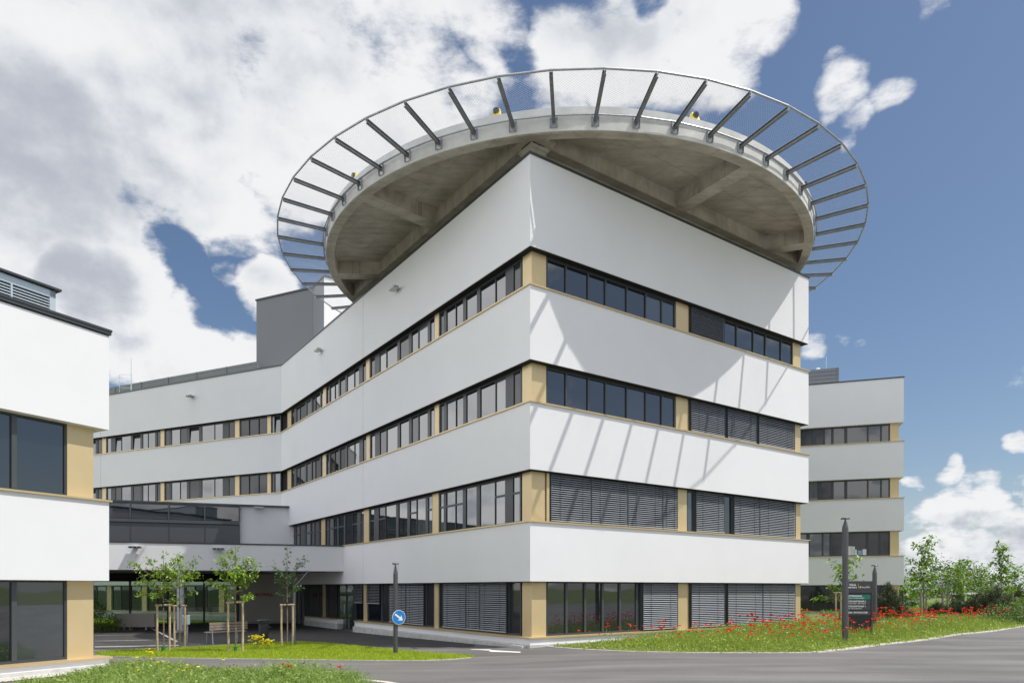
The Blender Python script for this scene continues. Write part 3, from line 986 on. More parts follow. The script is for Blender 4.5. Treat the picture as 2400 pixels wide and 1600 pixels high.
# steel brackets
RN, ZN = 13.18, 17.30
N, PH = 52, 2.798
plate = None
rail_o, rail_i = [], []
for i in range(N):
    a = PH + i * 2 * math.pi / N
    d3 = Vector((math.cos(a), math.sin(a), 0)); t3 = Vector((-d3.y, d3.x, 0)); c3 = Vector((HC.x, HC.y, 0))
    b = MB()
    p0 = c3 + d3 * (RB + 0.02) + Vector((0, 0, 17.13)); p1 = c3 + d3 * (RN - 0.03) + Vector((0, 0, ZN - 0.07))
    ax = (p1 - p0).normalized(); up = t3.cross(ax).normalized()
    if up.z < 0:
        up = -up

    def bar(w, h, off):
        q0, q1 = p0 + up * off, p1 + up * off
        b.hexa([q0 - t3 * w - up * h, q0 + t3 * w - up * h, q1 + t3 * w - up * h, q1 - t3 * w - up * h,
                q0 - t3 * w + up * h, q0 + t3 * w + up * h, q1 + t3 * w + up * h, q1 - t3 * w + up * h])
    bar(0.055, 0.006, 0.055); bar(0.055, 0.006, -0.055); bar(0.006, 0.05, 0.0)
    br = b.build('bracket', STEELD, pad)
    b = MB()
    q = c3 + d3 * (RB + 0.012) + Vector((0, 0, 17.09))
    w, h = 0.125, 0.17
    b.hexa([q - t3 * w - Vector((0, 0, h)), q + t3 * w - Vector((0, 0, h)), q + t3 * w + d3 * 0.02 - Vector((0, 0, h)), q - t3 * w + d3 * 0.02 - Vector((0, 0, h)),
            q - t3 * w + Vector((0, 0, h)), q + t3 * w + Vector((0, 0, h)), q + t3 * w + d3 * 0.02 + Vector((0, 0, h)), q - t3 * w + d3 * 0.02 + Vector((0, 0, h))])
    for sx in (-1, 1):
        for sz in (-1, 1):
            b.box(q + t3 * sx * 0.09 + d3 * 0.03 + Vector((0, 0, sz * 0.13)), (0.03, 0.03, 0.03), a)
        b.hexa([q + t3 * (sx * w) + d3 * 0.02 - Vector((0, 0, h)), q + t3 * (sx * (w - 0.01)) + d3 * 0.02 - Vector((0, 0, h)), q + t3 * (sx * (w - 0.01)) + d3 * 0.06 - Vector((0, 0, h)), q + t3 * (sx * w) + d3 * 0.06 - Vector((0, 0, h)),
                q + t3 * (sx * w) + d3 * 0.02 + Vector((0, 0, h)), q + t3 * (sx * (w - 0.01)) + d3 * 0.02 + Vector((0, 0, h)), q + t3 * (sx * (w - 0.01)) + d3 * 0.08 + Vector((0, 0, h)), q + t3 * (sx * w) + d3 * 0.08 + Vector((0, 0, h))])
    b.build('base_plate', ZINC, br)
    rail_o.append(c3 + d3 * RN + Vector((0, 0, ZN + 0.02)))
    rail_i.append(c3 + d3 * (RB + 0.13) + Vector((0, 0, 17.245)))
    # short plate that carries the outer rail
    b = MB(); b.hexa([p1 - t3 * 0.007 - up * 0.05, p1 + t3 * 0.007 - up * 0.05, p1 + t3 * 0.007 + ax * 0.06 - up * 0.02, p1 - t3 * 0.007 + ax * 0.06 - up * 0.02,
                      p1 - t3 * 0.007 + up * 0.07, p1 + t3 * 0.007 + up * 0.07, p1 + t3 * 0.007 + ax * 0.06 + up * 0.09, p1 - t3 * 0.007 + ax * 0.06 + up * 0.09])
    b.build('rail_clip', ZINC, br)
for nm, pts, rad in (('outer_rail', rail_o, 0.034), ('inner_rail', rail_i, 0.026)):
    b = MB()
    for i in range(N):
        b.tube([pts[i], pts[(i + 1) % N]], rad, 8)
    b.build(nm, ZINC, pad, True)
# woven wire panels, real wires
for i in range(N):
    p00, p10 = rail_i[i] + Vector((0, 0, 0.03)), rail_i[(i + 1) % N] + Vector((0, 0, 0.03))
    p01, p11 = rail_o[i], rail_o[(i + 1) % N]
    sag = -0.05

    def q(u, v):
        p = p00.lerp(p10, u).lerp(p01.lerp(p11, u), v)
        return p + Vector((0, 0, sag * math.sin(math.pi * v) * math.sin(math.pi * u)))
    b = MB()
    NU, NV = 15, 19
    for sgn in (1, -1):
        for k in range(-NV, NU + 1):
            # wire u = (k + t*NV... )/NU as v runs 0..1
            u0, u1 = k / NU, (k + NV) / NU
            if sgn < 0:
                u0, u1 = 1 - u0, 1 - u1
            t0, t1 = 0.0, 1.0
            du = u1 - u0
            lo, hi = sorted(((0 - u0) / du, (1 - u0) / du))
            t0, t1 = max(0, lo), min(1, hi)
            if t1 - t0 < 0.02:
                continue
            tm = (t0 + t1) / 2
            b.tube([q(u0 + du * t0, t0), q(u0 + du * tm, tm), q(u0 + du * t1, t1)], 0.0021, 3, cap=False)
    b.build('safety_net', MESHW, pad, fix=False)
# flood lights standing on the kerb
FLOOD = [('yellow floodlight on the helipad rim, left of the rim centre', 1158, 264), ('yellow floodlight on the sunlit right of the helipad rim', 1636, 278),
         ('small dark floodlight at the far left of the helipad rim', 822, 421), ('small dark floodlight at the far right of the helipad rim', 1896, 441)]
for lab, px, py in FLOOD:
    y = (CT - EYE) * F / (HOR - py); p = Vector(((px - CX) / F * y, y)); d2 = (p - HC).normalized(); p = HC + d2 * (RB - 0.12)
    a = math.atan2(d2.y, d2.x)
    fl = thing('floodlight', (p.x, p.y, CT), lab, 'floodlight', 'floodlights on the helipad rim')
    ux, uy = Vector((d2.x, d2.y, 0)), Vector((-d2.y, d2.x, 0)); o = Vector((p.x, p.y, CT))
    b = MB()
    P = lambda x, y_, z: o + ux * x + uy * y_ + Vector((0, 0, z))
    b.hexa([P(-0.14, -0.15, 0), P(0.12, -0.15, 0), P(0.12, 0.15, 0), P(-0.14, 0.15, 0), P(-0.10, -0.12, 0.30), P(0.04, -0.12, 0.30), P(0.04, 0.12, 0.30), P(-0.10, 0.12, 0.30)])
    b.build('housing', YELLOW, fl, bevel=0.012)
    b = MB(); b.lathe([(0.10, -0.02), (0.11, 0.02), (0.09, 0.07), (0.001, 0.085)], (0, 0, 0), 14)
    b.v = [tuple(P(0.07 + z * 0.9, x, 0.20 + y_)) for x, y_, z in b.v]
    b.build('lamp', BLACK, fl, True)

# ------------------------------------------------------------------ link building with canopy
J = Vector((-13.9, 43.7)); GD = Vector((-0.947, -0.32)).normalized()
FG = Facade(J, GD, (-GD.y, GD.x)); FG.n = Vector((0.32, -0.947)).normalized()
P_ = Vector((-8.69, 36.27)); P_ = P_ + U * 0.3
P2 = Vector((-18.8, 33.0)); PD = (P2 - P_).normalized()
FP = Facade(P_, PD, (-PD.y, PD.x)); FP.n = Vector((-PD.y, PD.x)) if PD.x < 0 and -PD.y * 0 + PD.x < 0 and Vector((-PD.y, PD.x)).y < 0 else Vector((PD.y, -PD.x))
lk = thing('link_building', (J.x, J.y, -0.27), 'low white link building with dark glazed bridge over a deep flat entrance canopy', 'building')
lw = 22.0
b = MB(); b.prism([tuple(P_), tuple(P_ + PD * lw), tuple(J + GD * lw - FG.n * 0.3), tuple(J + U * 1.0 - FG.n * 0.3)], 2.78, 4.06)
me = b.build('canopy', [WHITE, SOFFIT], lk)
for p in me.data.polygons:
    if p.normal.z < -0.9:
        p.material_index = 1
b = MB(); b.prism([tuple(P_ + FP.n * 0.03), tuple(P_ + PD * lw + FP.n * 0.03), tuple(J + GD * lw), tuple(J + U * 1.0)], 4.06, 4.13); b.build('coping', COPING, lk)
back = 1.2
b = MB(); b.prism([tuple(J + U * 0.6), tuple(J + GD * lw), tuple(J + GD * lw - FG.n * back), tuple(J + U * 0.6 - FG.n * back)], 4.0, 6.93)
b.build('bridge_wall', WHITE, lk)
b = MB(); b.fbox(FG, -0.6, lw, -back, 0.05, 6.93, 7.03); b.build('roof_edge', COPING, lk)
wg = lambda px, o=0.05: FG.s_of(px, o)
b = MB()
sg0, sg1 = wg(561.6), lw - 0.5
b.fbox(FG, sg0, sg1, 0.0, 0.03, 4.14, 6.92)
gz_f = b.build('window', FRAME, lk)
b = MB()
ms = [561.6, 480.4, 395.8, 305.7, 225, 150]
for a, c in zip(ms[:-1], ms[1:]):
    b.fbox(FG, wg(a) + 0.05, wg(c) - 0.05, 0.03, 0.045, 6.0, 6.82)
b.build('pane', GLASS, gz_f)
b = MB()
for a, c in zip(ms[:-1], ms[1:]):
    b.fbox(FG, wg(a) + 0.03, wg(c) - 0.03, 0.03, 0.045, 4.2, 5.72)
b.build('lower_panel', mat("dark_spandrel_panel", (0.075, 0.08, 0.09), 0.25), gz_f)
b = MB()
b.fbox(FG, sg0, sg1, 0.03, 0.12, 5.78, 5.95)
for a in ms:
    b.fbox(FG, wg(a) - 0.03, wg(a) + 0.03, 0.046, 0.14, 5.96, 6.9)
    b.fbox(FG, wg(a) - 0.015, wg(a) + 0.015, 0.046, 0.06, 4.2, 5.77)
b.build('mullion', FRAMEL, gz_f)
# ground floor under the canopy
sN0, sN1 = FG.s_of(692), FG.s_of(561)
b = MB(); b.fbox(FG, sN0, sN1, -0.3, 0.0, -0.12, 2.80); b.build('rear_wall', mat("taupe_render", (0.52, 0.49, 0.45), 0.9, vary=0.03, scale=1.0), lk)
b = MB(); b.fbox(FG, sN0, sN1, -0.3, 0.015, -0.4, -0.12); b.build('plinth', SOFFIT, lk)
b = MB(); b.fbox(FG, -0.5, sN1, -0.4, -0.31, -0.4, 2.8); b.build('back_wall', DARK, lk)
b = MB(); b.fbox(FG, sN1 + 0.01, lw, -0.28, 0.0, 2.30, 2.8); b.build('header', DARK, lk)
b = MB(); b.fbox(FG, FG.s_of(554), lw, -0.20, -0.18, -0.25, 2.31); hg = b.build('glass_wall', CLEAR, lk)
b = MB()
for px, w in ((557.5, 0.09), (478, 0.05), (393.5, 0.05), (304, 0.05), (215, 0.05)):
    s = FG.s_of(px); b.fbox(FG, s - w, s + w, -0.18, -0.05, -0.3, 2.31)
b.fbox(FG, sN1 + 0.2, lw, -0.18, -0.08, -0.32, -0.2)
b.build('mullion', FRAME, hg)
text_mesh('lettering', 'NOTFALL', 0.268, FG.at(FG.s_of(594, 0.03), 0.03, EYE + (HOR - 1396) * FG.at(FG.s_of(596.5), 0, 0).y / F), -GD.to_3d(), (0, 0, 1), DARKRED, lk, bold=0.008)
# strip lights in the soffit
b = MB()
for k in range(4):
    for r_ in range(2):
        c = P_ + PD * (3 + 5 * k) - FP.n * (0.9 + 1.2 * r_)
        b.box((c.x, c.y, 2.775), (2.6, 0.06, 0.012), math.atan2(PD.y, PD.x))
b.build('soffit_strip', SIGNWHITE, lk)
# canopy column with its base sleeve
cp = FP.at(FP.s_of(423, -0.55), -0.55, 0)
cl = thing('canopy_column', (cp.x, cp.y, -0.25), 'round pale column carrying the entrance canopy behind the staked trees', 'column')
b = MB(); b.lathe([(0.17, -0.3), (0.17, 2.79)], (cp.x, cp.y, 0), 20); b.build('shaft', COLW, cl, True)
b = MB(); b.lathe([(0.26, -0.3), (0.26, -0.18), (0.20, -0.15), (0.17, -0.15)], (cp.x, cp.y, 0), 20); b.build('base', ZINC, cl, True)

# ------------------------------------------------------------------ white building in the left foreground
Lc = Vector((-10.25, 17.8)); LU = Vector((-0.473, -0.881)).normalized()
FA = Facade(Lc, LU, (0.881, -0.473))
an_b = thing('annex_building', (Lc.x, Lc.y, 0), 'sunlit white two storey building with huge dark windows at the left edge', 'building')
L2 = Vector(Lc) + LU * 15
PA = [tuple(Lc), tuple(L2), tuple(L2 - FA.n * 12), tuple(Lc - FA.n * 12)]
shell(an_b, PA, [(2.09, 4.09), (5.92, 8.30)], [4.135], 8.33, 8.0)
b = MB(); b.prism(PA, -0.3, 0.115); b.build('low_wall', WHITE, an_b)
b = MB(); b.prism(inset(PA, -0.06), 0.115, 0.165); b.build('sill', GOLDSILL, an_b)
b = MB(); b.prism(inset(PA, -0.03), -0.4, -0.02); b.build('plinth', PLINTH, an_b)
b = MB(); b.prism(inset(PA, -0.055), 8.33 + 0.076, 8.33 + 0.13); b.build('roof_edge', COPING, an_b)
wa = lambda px, o=-0.27: FA.s_of(px, o)
for z0, z1 in ((0.165, 2.09), (4.135, 5.92)):
    s_c0, s_c1 = FA.s_of(218.8, OG), FA.s_of(157.5, OG)
    b = MB(); b.fbox(FA, s_c0, s_c1, -0.60, OG, z0, z1); b.build('gold_panel', GOLD, an_b)
    window(FA, an_b, wa(157), wa(-420), z0, z1, lights([151, 33, -180, -410], 'ggg', wa), lift=0.05, mull=0.11)
# louvred plant on its roof
q0 = Vector(Lc) - FA.n * 0.9
FQ = Facade(q0, LU, FA.n)
lv = thing('louvre_unit', (q0.x, q0.y, 8.4), 'pale louvred ventilation unit on the roof of the left white building', 'ventilation unit')
sq0 = FQ.s_of(130)
qz = lambda py, px=130: EYE + (HOR - py) * FQ.at(FQ.s_of(px), 0, 0).y / F
zt, zb = qz(682), qz(745)
b = MB(); b.fbox(FQ, sq0, sq0 + 8, -2.5, -0.08, 8.2, zt); b.build('casing', LIGHTMETAL, lv)
b = MB(); b.fbox(FQ, sq0 + 0.14, sq0 + 8, -0.08, -0.06, zb - 0.3, zt - 0.19); b.build('dark_gap', DARK, lv)
b = MB()
n = 11
for i in range(n):
    z = zb - 0.3 + (zt - 0.21 - zb + 0.3) * i / n
    b.hexa([FQ.at(sq0 + 0.14, -0.06, z + 0.05), FQ.at(sq0 + 8, -0.06, z + 0.05), FQ.at(sq0 + 8, 0.0, z), FQ.at(sq0 + 0.14, 0.0, z),
            FQ.at(sq0 + 0.14, -0.06, z + 0.058), FQ.at(sq0 + 8, -0.06, z + 0.058), FQ.at(sq0 + 8, 0.0, z + 0.024), FQ.at(sq0 + 0.14, 0.0, z + 0.024)])
b.build('louvre', LIGHTMETAL, lv)
b = MB(); b.fbox(FQ, sq0, sq0 + 0.14, -0.08, 0.01, 8.2, zt - 0.02); b.fbox(FQ, sq0, sq0 + 8, -0.08, 0.01, zt - 0.20, zt - 0.02)
s = FQ.s_of(27); b.fbox(FQ, s - 0.02, s + 0.02, -0.05, 0.012, 8.2, zt - 0.20); b.build('frame', LIGHTMETAL, lv)
b = MB(); b.fbox(FQ, sq0 - 0.10, sq0 + 8, -2.6, 0.10, zt, zt + 0.05); b.build('cap', COPING, lv)

# ------------------------------------------------------------------ wing beyond, right
K = Vector((26.6, 47.5)); KU = Vector((-0.952, 0.305)).normalized()
FK = Facade(K, KU, (-0.305, -0.952))
fw = thing('hospital_wing', (K.x, K.y, 0), 'shaded white four storey wing standing behind the sunny front on the right', 'hospital wing')
PK = [tuple(K), tuple(K + KU * 24), tuple(K + KU * 24 - FK.n * 14), tuple(K - FK.n * 14)]
shell(fw, PK, [(LEV['g1'], LEV['a0'] - 0.045), (LEV['a1'], LEV['b0'] - 0.045), (LEV['b1'], LEV['c0'] - 0.045), (LEV['c1'], LEV['top'])],
      [LEV['a0'], LEV['b0'], LEV['c0']], LEV['top'], 16.0)
b = MB(); b.prism(PK, -0.5, 0.23); b.build('low_wall', WHITE, fw)
b = MB(); b.prism(inset(PK, -0.055), 0.23, 0.28); b.build('sill', GOLDSILL, fw)
wk = lambda px, o=-0.27: FK.s_of(px, o)
for nm, z0, z1 in (('g', 0.28, LEV['g1']), ('a', LEV['a0'], LEV['a1']), ('b', LEV['b0'], LEV['b1']), ('c', LEV['c0'], LEV['c1'])):
    b = MB(); b.fbox(FK, REC, wk(2086, OG), OG - 0.12, OG, z0, z1); b.build('gold_panel', GOLD, fw)
    px = {'c': [2083, 2067, 2063, 2036, 2032, 1986, 1979, 1954, 1948, 1934, 1930, 1913, 1902, 1885, 1872], 'b': [2083, 2067, 2063, 2036, 2032, 1986, 1979, 1954, 1948, 1926, 1916, 1897, 1872],
          'a': [2083, 2064, 2060, 2036, 2030, 1990, 1985, 1950, 1944, 1930, 1926, 1898, 1890, 1872], 'g': [2083, 2040, 1975, 1962, 1935, 1905, 1872]}[nm]
    kd = {'c': 'g-g-g-g-g-d-dd', 'b': 'g-g-g-g-d-bb', 'a': 'd-d-d-d-g-g-g', 'g': 'dddddd'}[nm]
    window(FK, fw, wk(2085), wk(1800), z0, z1, lights(px, kd, wk), bar=FRAME, glass=GLASS)
# white paper boxes on the office sill, pale furniture behind the first floor glass
bx = [('white paper box on the office window sill, tallest of the row', 1993, 0.62, 0.26, SIGNWHITE), ('second white file box on the office window sill', 1999, 0.60, 0.24, SIGNWHITE), ('low white file box on the office window sill', 2004, 0.38, 0.22, SIGNWHITE),
      ('blue file box between white boxes on the office sill', 2015, 0.32, 0.26, mat("pale_blue_card", (0.25, 0.42, 0.62), 0.6)), ('white file box at the right of the office sill row', 2026, 0.40, 0.24, SIGNWHITE)]
for lab, px, h, w, m in bx:
    s = wk(px, -0.29)
    b = MB(); b.fbox(FK, s - w / 2, s + w / 2, -0.304, -0.27, LEV['a0'] + 0.07, LEV['a0'] + 0.07 + h); o = b.build('file_box', m, None, bevel=0.006)
    tag(o, lab, 'box', 'boxes on the office sill')
# plant box on its roof
q = K + KU * FK.s_of(1966, -1.0) - FK.n * 1.0
FX = Facade(q, KU, FK.n)
rb = thing('rooftop_plant', (q.x, q.y, 16.2), 'grey louvred plant box on the roof of the far right wing', 'plant room')
b = MB(); b.fbox(FX, 0, 9, -5, 0, 16.0, 17.55); b.build('casing', SCREEN, rb)
b = MB()
for i in range(5):
    b.fbox(FX, -0.02, 9, 0.0, 0.03, 16.25 + i * 0.27, 16.27 + i * 0.27)
b.fbox(FX, 0, 0.12, 0.0, 0.04, 16.0, 17.55); b.build('trim', TOWER, rb)
p0 = FX.at(0.7, -1, 17.5)
b = MB(); b.tube([p0, p0 + Vector((0, 0, 1.2))], 0.02); b.build('aerial', LIGHTMETAL, rb)
b = MB(); b.lathe([(0.001, -0.16), (0.13, -0.1), (0.16, 0), (0.12, 0.12), (0.001, 0.17)], FX.at(1.3, -0.6, 17.68), 12); b.build('dome', SIGNWHITE, rb, True)

# ------------------------------------------------------------------ wall lamps
LAMPS = [(FL, 934, 679, 'flat wall lamp high on the shaded band, nearest the helipad'), (FL, 754, 822, 'flat wall lamp high on the shaded band near the bend'),
         (FC, 452, 929.5, 'flat wall lamp high on the rear wing below the roof screen'), (FG, 607, 1190, 'flat wall lamp at the top of the white bridge wall'),
         (FP, 319, 1282, 'sunlit wall lamp with a long shadow on the canopy front'), (FP, 513, 1286, 'shaded wall lamp on the canopy front above a staked tree')]
for fac, px, py, lab in LAMPS:
    s = fac.s_of(px); z = fac.z_of(px, py)
    o = fac.at(s, 0, z)
    la = thing('wall_lamp', o, lab, 'lamp', 'flat lamps on the white walls')
    b = MB(); b.fbox(fac, s - 0.28, s + 0.28, 0.10, 0.36, z - 0.05, z + 0.05); b.fbox(fac, s - 0.10, s + 0.10, 0.0, 0.12, z - 0.035, z + 0.04); b.build('housing', ZINC, la, bevel=0.01)
    b = MB()
    for k in range(4):
        a = s - 0.25 + k * 0.128
        b.fbox(fac, a, a + 0.11, 0.13, 0.33, z - 0.056, z - 0.05)
    b.build('lamp_glass', LAMPG if fac is FL else BLACK, la)
    b = MB()
    for k in range(3):
        a = s - 0.24 + k * 0.17
        b.fbox(fac, a, a + 0.13, 0.36, 0.364, z - 0.03, z + 0.03)
    b.build('vent', DARK if fac in (FC, FP) else ZINC, la)

# ------------------------------------------------------------------ ground, road, beds


def drape(name, poly, off, m, step=1.0, kind='structure'):
    """sheet laid on the ground inside a polygon"""
    bm = bmesh.new()
    vs = [bm.verts.new((p[0], p[1], 0)) for p in poly]
    bm.faces.new(vs)
    xs = [p[0] for p in poly]; ys = [p[1] for p in poly]
    x = math.floor(min(xs)) + step
    while x < max(xs):
        bmesh.ops.bisect_plane(bm, geom=bm.verts[:] + bm.edges[:] + bm.faces[:], plane_co=(x, 0, 0), plane_no=(1, 0, 0)); x += step
    y = math.floor(min(ys)) + step
    while y < max(ys):
        bmesh.ops.bisect_plane(bm, geom=bm.verts[:] + bm.edges[:] + bm.faces[:], plane_co=(0, y, 0), plane_no=(0, 1, 0)); y += step
    for v in bm.verts:
        v.co.z = gz(v.co.x, v.co.y) + off
    bmesh.ops.recalc_face_normals(bm, faces=bm.faces)
    for f in bm.faces:
        if f.normal.z < 0:
            f.normal_flip()
    me = bpy.data.meshes.new(name)
    bm.to_mesh(me); bm.free()
    o = link(name, me, m)
    o['kind'] = kind
    return o


xs = [-900, -400, -200, -100, -70] + list(range(-50, 62, 2)) + [75, 100, 200, 400, 900]
ys = [-300, -100, -40, -10] + list(range(0, 72, 2)) + [90, 120, 200, 400, 900]
me = bpy.data.meshes.new('ground')
me.from_pydata([(x, y, gz(x, y) - 0.04) for y in ys for x in xs], [], [(j * len(xs) + i, j * len(xs) + i + 1, (j + 1) * len(xs) + i + 1, (j + 1) * len(xs) + i) for j in range(len(ys) - 1) for i in range(len(xs) - 1)])
link('ground', me, GROUND)['kind'] = 'structure'
drape('road', [(-60, -6), (60, -6), (60, 40), (36, 52), (24, 44), (14, 30), (3, 26), (-4, 45), (-30, 60), (-60, 60)], 0.0, ASPHALT, 2.0)

# added pale sheet, unseen behind the viewpoint, bounces light up under the helipad
drape('bounce_sheet', [(-70, -12), (70, -12), (70, -80), (-70, -80)], 0.006, mat("pale_bounce_sheet", (0.46, 0.45, 0.43), 0.9, vary=0.12, scale=1.0), 10.0)
# meadow along the sunny front
edge = [(1262, 1512.5), (1303, 1517.5), (1372, 1522.5), (1481, 1527.5), (1606, 1530), (1731, 1530.3), (1850, 1530), (1919, 1529), (1990, 1522), (2047, 1514.4), (2110, 1507), (2173, 1500), (2247, 1487), (2325, 1480), (2400, 1468), (2520, 1450), (2700, 1432)]
ME = [G(*e) for e in edge]
MP = [(p.x, p.y) for p in ME] + [(60, 60), (28, 62), (24, 49), (15.5, 33.0)] + [tuple(FR.at(s, 0.12, 0).to_2d()) for s in (14, 8, 3, 0.6)]
drape('meadow_bed', MP, 0.012, SOIL, 1.5)


def strip(name, pts, w, h, m, side=1):
    b = MB()
    pts = [Vector((p[0], p[1], 0)) for p in pts]
    for p, q in zip(pts[:-1], pts[1:]):
        t = (q - p).normalized(); n = Vector((-t.y, t.x, 0)) * w * side
        z0, z1 = gz(p.x, p.y), gz(q.x, q.y)
        b.hexa([p + Vector((0, 0, z0 - 0.05)), q + Vector((0, 0, z1 - 0.05)), q + n + Vector((0, 0, z1 - 0.05)), p + n + Vector((0, 0, z0 - 0.05)),
                p + Vector((0, 0, z0 + h)), q + Vector((0, 0, z1 + h)), q + n + Vector((0, 0, z1 + h)), p + n + Vector((0, 0, z0 + h))])
    o = b.build(name, m)
    o['kind'] = 'structure'
    return o


strip('kerb', [(p.x, p.y) for p in ME[:8]], 0.10, 0.03, KERB)
strip('kerb', [(p.x, p.y) for p in ME[7:12]], 0.28, 0.03, KERB)
strip('kerb', [(p.x, p.y) for p in ME[11:]], 0.22, 0.028, KERB)

# lawn island with the staked trees
far = [(225, 1529), (259, 1525), (330, 1522), (420, 1518), (500, 1514), (590, 1509), (640, 1505.5), (706, 1504), (760, 1507), (814, 1512), (897, 1519.5), (960, 1525), (1016, 1529.5), (1070, 1533), (1103, 1535.5), (1113, 1538)]
near = [(1105, 1541), (1064, 1545), (987, 1548), (868, 1548), (689, 1545.5), (587, 1544.3), (480, 1543), (379, 1541.4), (260, 1538.4), (225, 1536)]
LF, LN = [G(*e) for e in far], [G(*e) for e in near]
LP = [(p.x, p.y) for p in LF + LN]
drape('lawn', LP, 0.012, LAWN, 1.0)
strip('kerb', [(p.x, p.y) for p in LN], 0.05, 0.02, KERB, side=-1)

# grass bank in the near left corner
bank = [(838, 1612), (800, 1598), (760, 1592), (690, 1584), (560, 1579), (430, 1579), (330, 1580), (250, 1582), (170, 1590), (110, 1600), (60, 1612), (0, 1640), (-60, 1720), (300, 1850), (900, 1850), (880, 1660)]
BK = [G(*e) for e in bank]
BP = [(p.x, p.y) for p in BK]
drape('grass_bank', BP, 0.012, SOIL, 0.7)
strip('kerb', [(p.x, p.y) for p in [G(766, 1585), G(840, 1591), G(909, 1598), G(990, 1612), G(1080, 1640)]], 0.16, 0.025, KERB, side=-1)
# paved strip at the foot of the left building
drape('paving', [tuple((Vector(Lc) + LU * a + FA.n * o).to_2d()) for a, o in ((-1.0, 0.0), (-0.9, 0.75), (14, 0.75), (14, 0.0))], 0.02, mat("pale_gravel_paving", (0.55, 0.53, 0.49), 0.9, vary=0.2, scale=25, bump=0.4), 1.0)
# forecourt behind the lawn, the building's shade painted as a darker asphalt colour
drape('forecourt_shade', [tuple(p.to_2d()) for p in (G(150, 1519), G(259, 1521), G(420, 1515), G(590, 1505), G(706, 1501), G(897, 1516), G(1225, 1511.5))] + [tuple(A + V * 0.6 + FL.n * 0.05), tuple(A + V * 26.6), tuple(J + GD * 22), (-40, 30)], 0.004, mat("shade_dark_asphalt", (0.045, 0.042, 0.041), 0.85, vary=0.3, scale=1.2, bump=0.3, bscale=80), 1.5)
# planted court behind the glass hall
drape('court_lawn', [tuple(J + GD * 1.5 - FG.n * 1.6), tuple(J + GD * 22 - FG.n * 1.6), tuple((C + W * 24 + FC.n * 0.5)), tuple(C + W * 1.5 + FC.n * 0.5)], 0.03, LAWN, 2.0)
# narrow paved step at the foot of the main building
b = MB()
for fac, a0, a1 in ((FL, 0.15, 14.5),):
    b.fbox(fac, a0, a1, 0.03, 0.22, -0.5, 0.0)
o = b.build('kerb', PLINTH); o['kind'] = 'structure'

# road marks
def flat_mark(name, pts, m=PAINT, off=0.006):
    b = MB()
    v = [Vector((p.x, p.y, gz(p.x, p.y) + off)) for p in pts]
    b.add(v, [tuple(range(len(v)))])
    o = b.build(name, m, fix=False)
    if o.data.polygons[0].normal.z < 0:
        o.data.flip_normals()
    o['kind'] = 'structure'
    return o


SHADEGREY = mat("shade_grey_paint", (0.30, 0.30, 0.29), 0.8, vary=0.2, scale=8)  # shade on the parking lines put into a greyer paint colour
flat_mark('road_arrow', [G(1102, 1520.5), G(1150, 1521.2), G(1152, 1522.8), G(1221, 1526.6), G(1219, 1528.6), G(1140, 1526.0), G(1138, 1527.6)])
for y0, y1 in ((1474, 1476.2), (1486.2, 1487.6), (1498.8, 1500.6), (1512, 1515)):
    flat_mark('parking_line', [G(222, y0 + 2.2), G(420, y0 - 1.5), G(420, y1 - 2.7), G(222, y1 + 1.3)], SHADEGREY)
flat_mark('parking_line', [G(350, 1470), G(353, 1469), G(418, 1502), G(412, 1504)])
flat_mark('gutter_line', [G(602, 1462.5), G(606, 1462.2), G(640, 1469.5), G(634, 1469.8)])

# ------------------------------------------------------------------ grass


def inside(pts, poly):
    x, y = pts[:, 0], pts[:, 1]
    c = np.zeros(len(pts), bool)
    n = len(poly)
    for i in range(n):
        x1, y1 = poly[i]; x2, y2 = poly[(i + 1) % n]
        if y1 == y2:
            continue
        k = ((y1 > y) != (y2 > y)) & (x < (x2 - x1) * (y - y1) / (y2 - y1) + x1)
        c ^= k
    return c


def scatter(poly, n, ymax=None, clump=0.0):
    P = np.array(poly)
    lo, hi = P.min(0), P.max(0)
    if ymax:
        hi[1] = min(hi[1], ymax)
    out = np.zeros((0, 2))
    while len(out) < n:
        q = lo + rng.random((n * 3, 2)) * (hi - lo)
        q = q[inside(q, poly)]
        if clump:
            f = np.sin(q[:, 0] * 2.1 + 1.3 * np.sin(q[:, 1] * 1.7)) * np.sin(q[:, 1] * 2.6 + np.sin(q[:, 0] * 3.1))
            q = q[rng.random(len(q)) < 0.55 + clump * f]
        out = np.vstack([out, q])
    return out[:n]


def gz_arr(p):
    return np.array([gz(a, c) for a, c in p])


def blades(name, pts, hgt, wid, lean, m, label=None, flop=0.5, zoff=0.0):
    """many grass blades: two bent quads each, one mesh"""
    n = len(pts)
    z = gz_arr(pts) + zoff
    h = hgt * (0.55 + 0.75 * rng.random(n)) if not hasattr(hgt, '__len__') else hgt
    a = rng.random(n) * 2 * np.pi
    w = wid * (0.6 + 0.8 * rng.random(n)) / 2
    wd = np.stack([np.cos(a), np.sin(a)], 1)
    la = rng.random(n) * 2 * np.pi
    ln = np.stack([np.cos(la), np.sin(la)], 1) * (lean * rng.random(n) * h)[:, None]
    v = np.zeros((n, 6, 3))
    for k, (t, ws) in enumerate(((0, 1.0), (0.55, 0.8), (1.0, 0.12))):
        c = pts + ln * (t ** 1.8)
        zz = z + h * (t - flop * 0.25 * t * t)
        v[:, 2 * k, :2] = c - wd * (w * ws)[:, None]; v[:, 2 * k + 1, :2] = c + wd * (w * ws)[:, None]
        v[:, 2 * k, 2] = zz; v[:, 2 * k + 1, 2] = zz
    f = (np.array([[0, 1, 3, 2], [2, 3, 5, 4]])[None] + (np.arange(n) * 6)[:, None, None]).reshape(-1, 4)
    return raw_mesh(name, v.reshape(-1, 3), f, m)


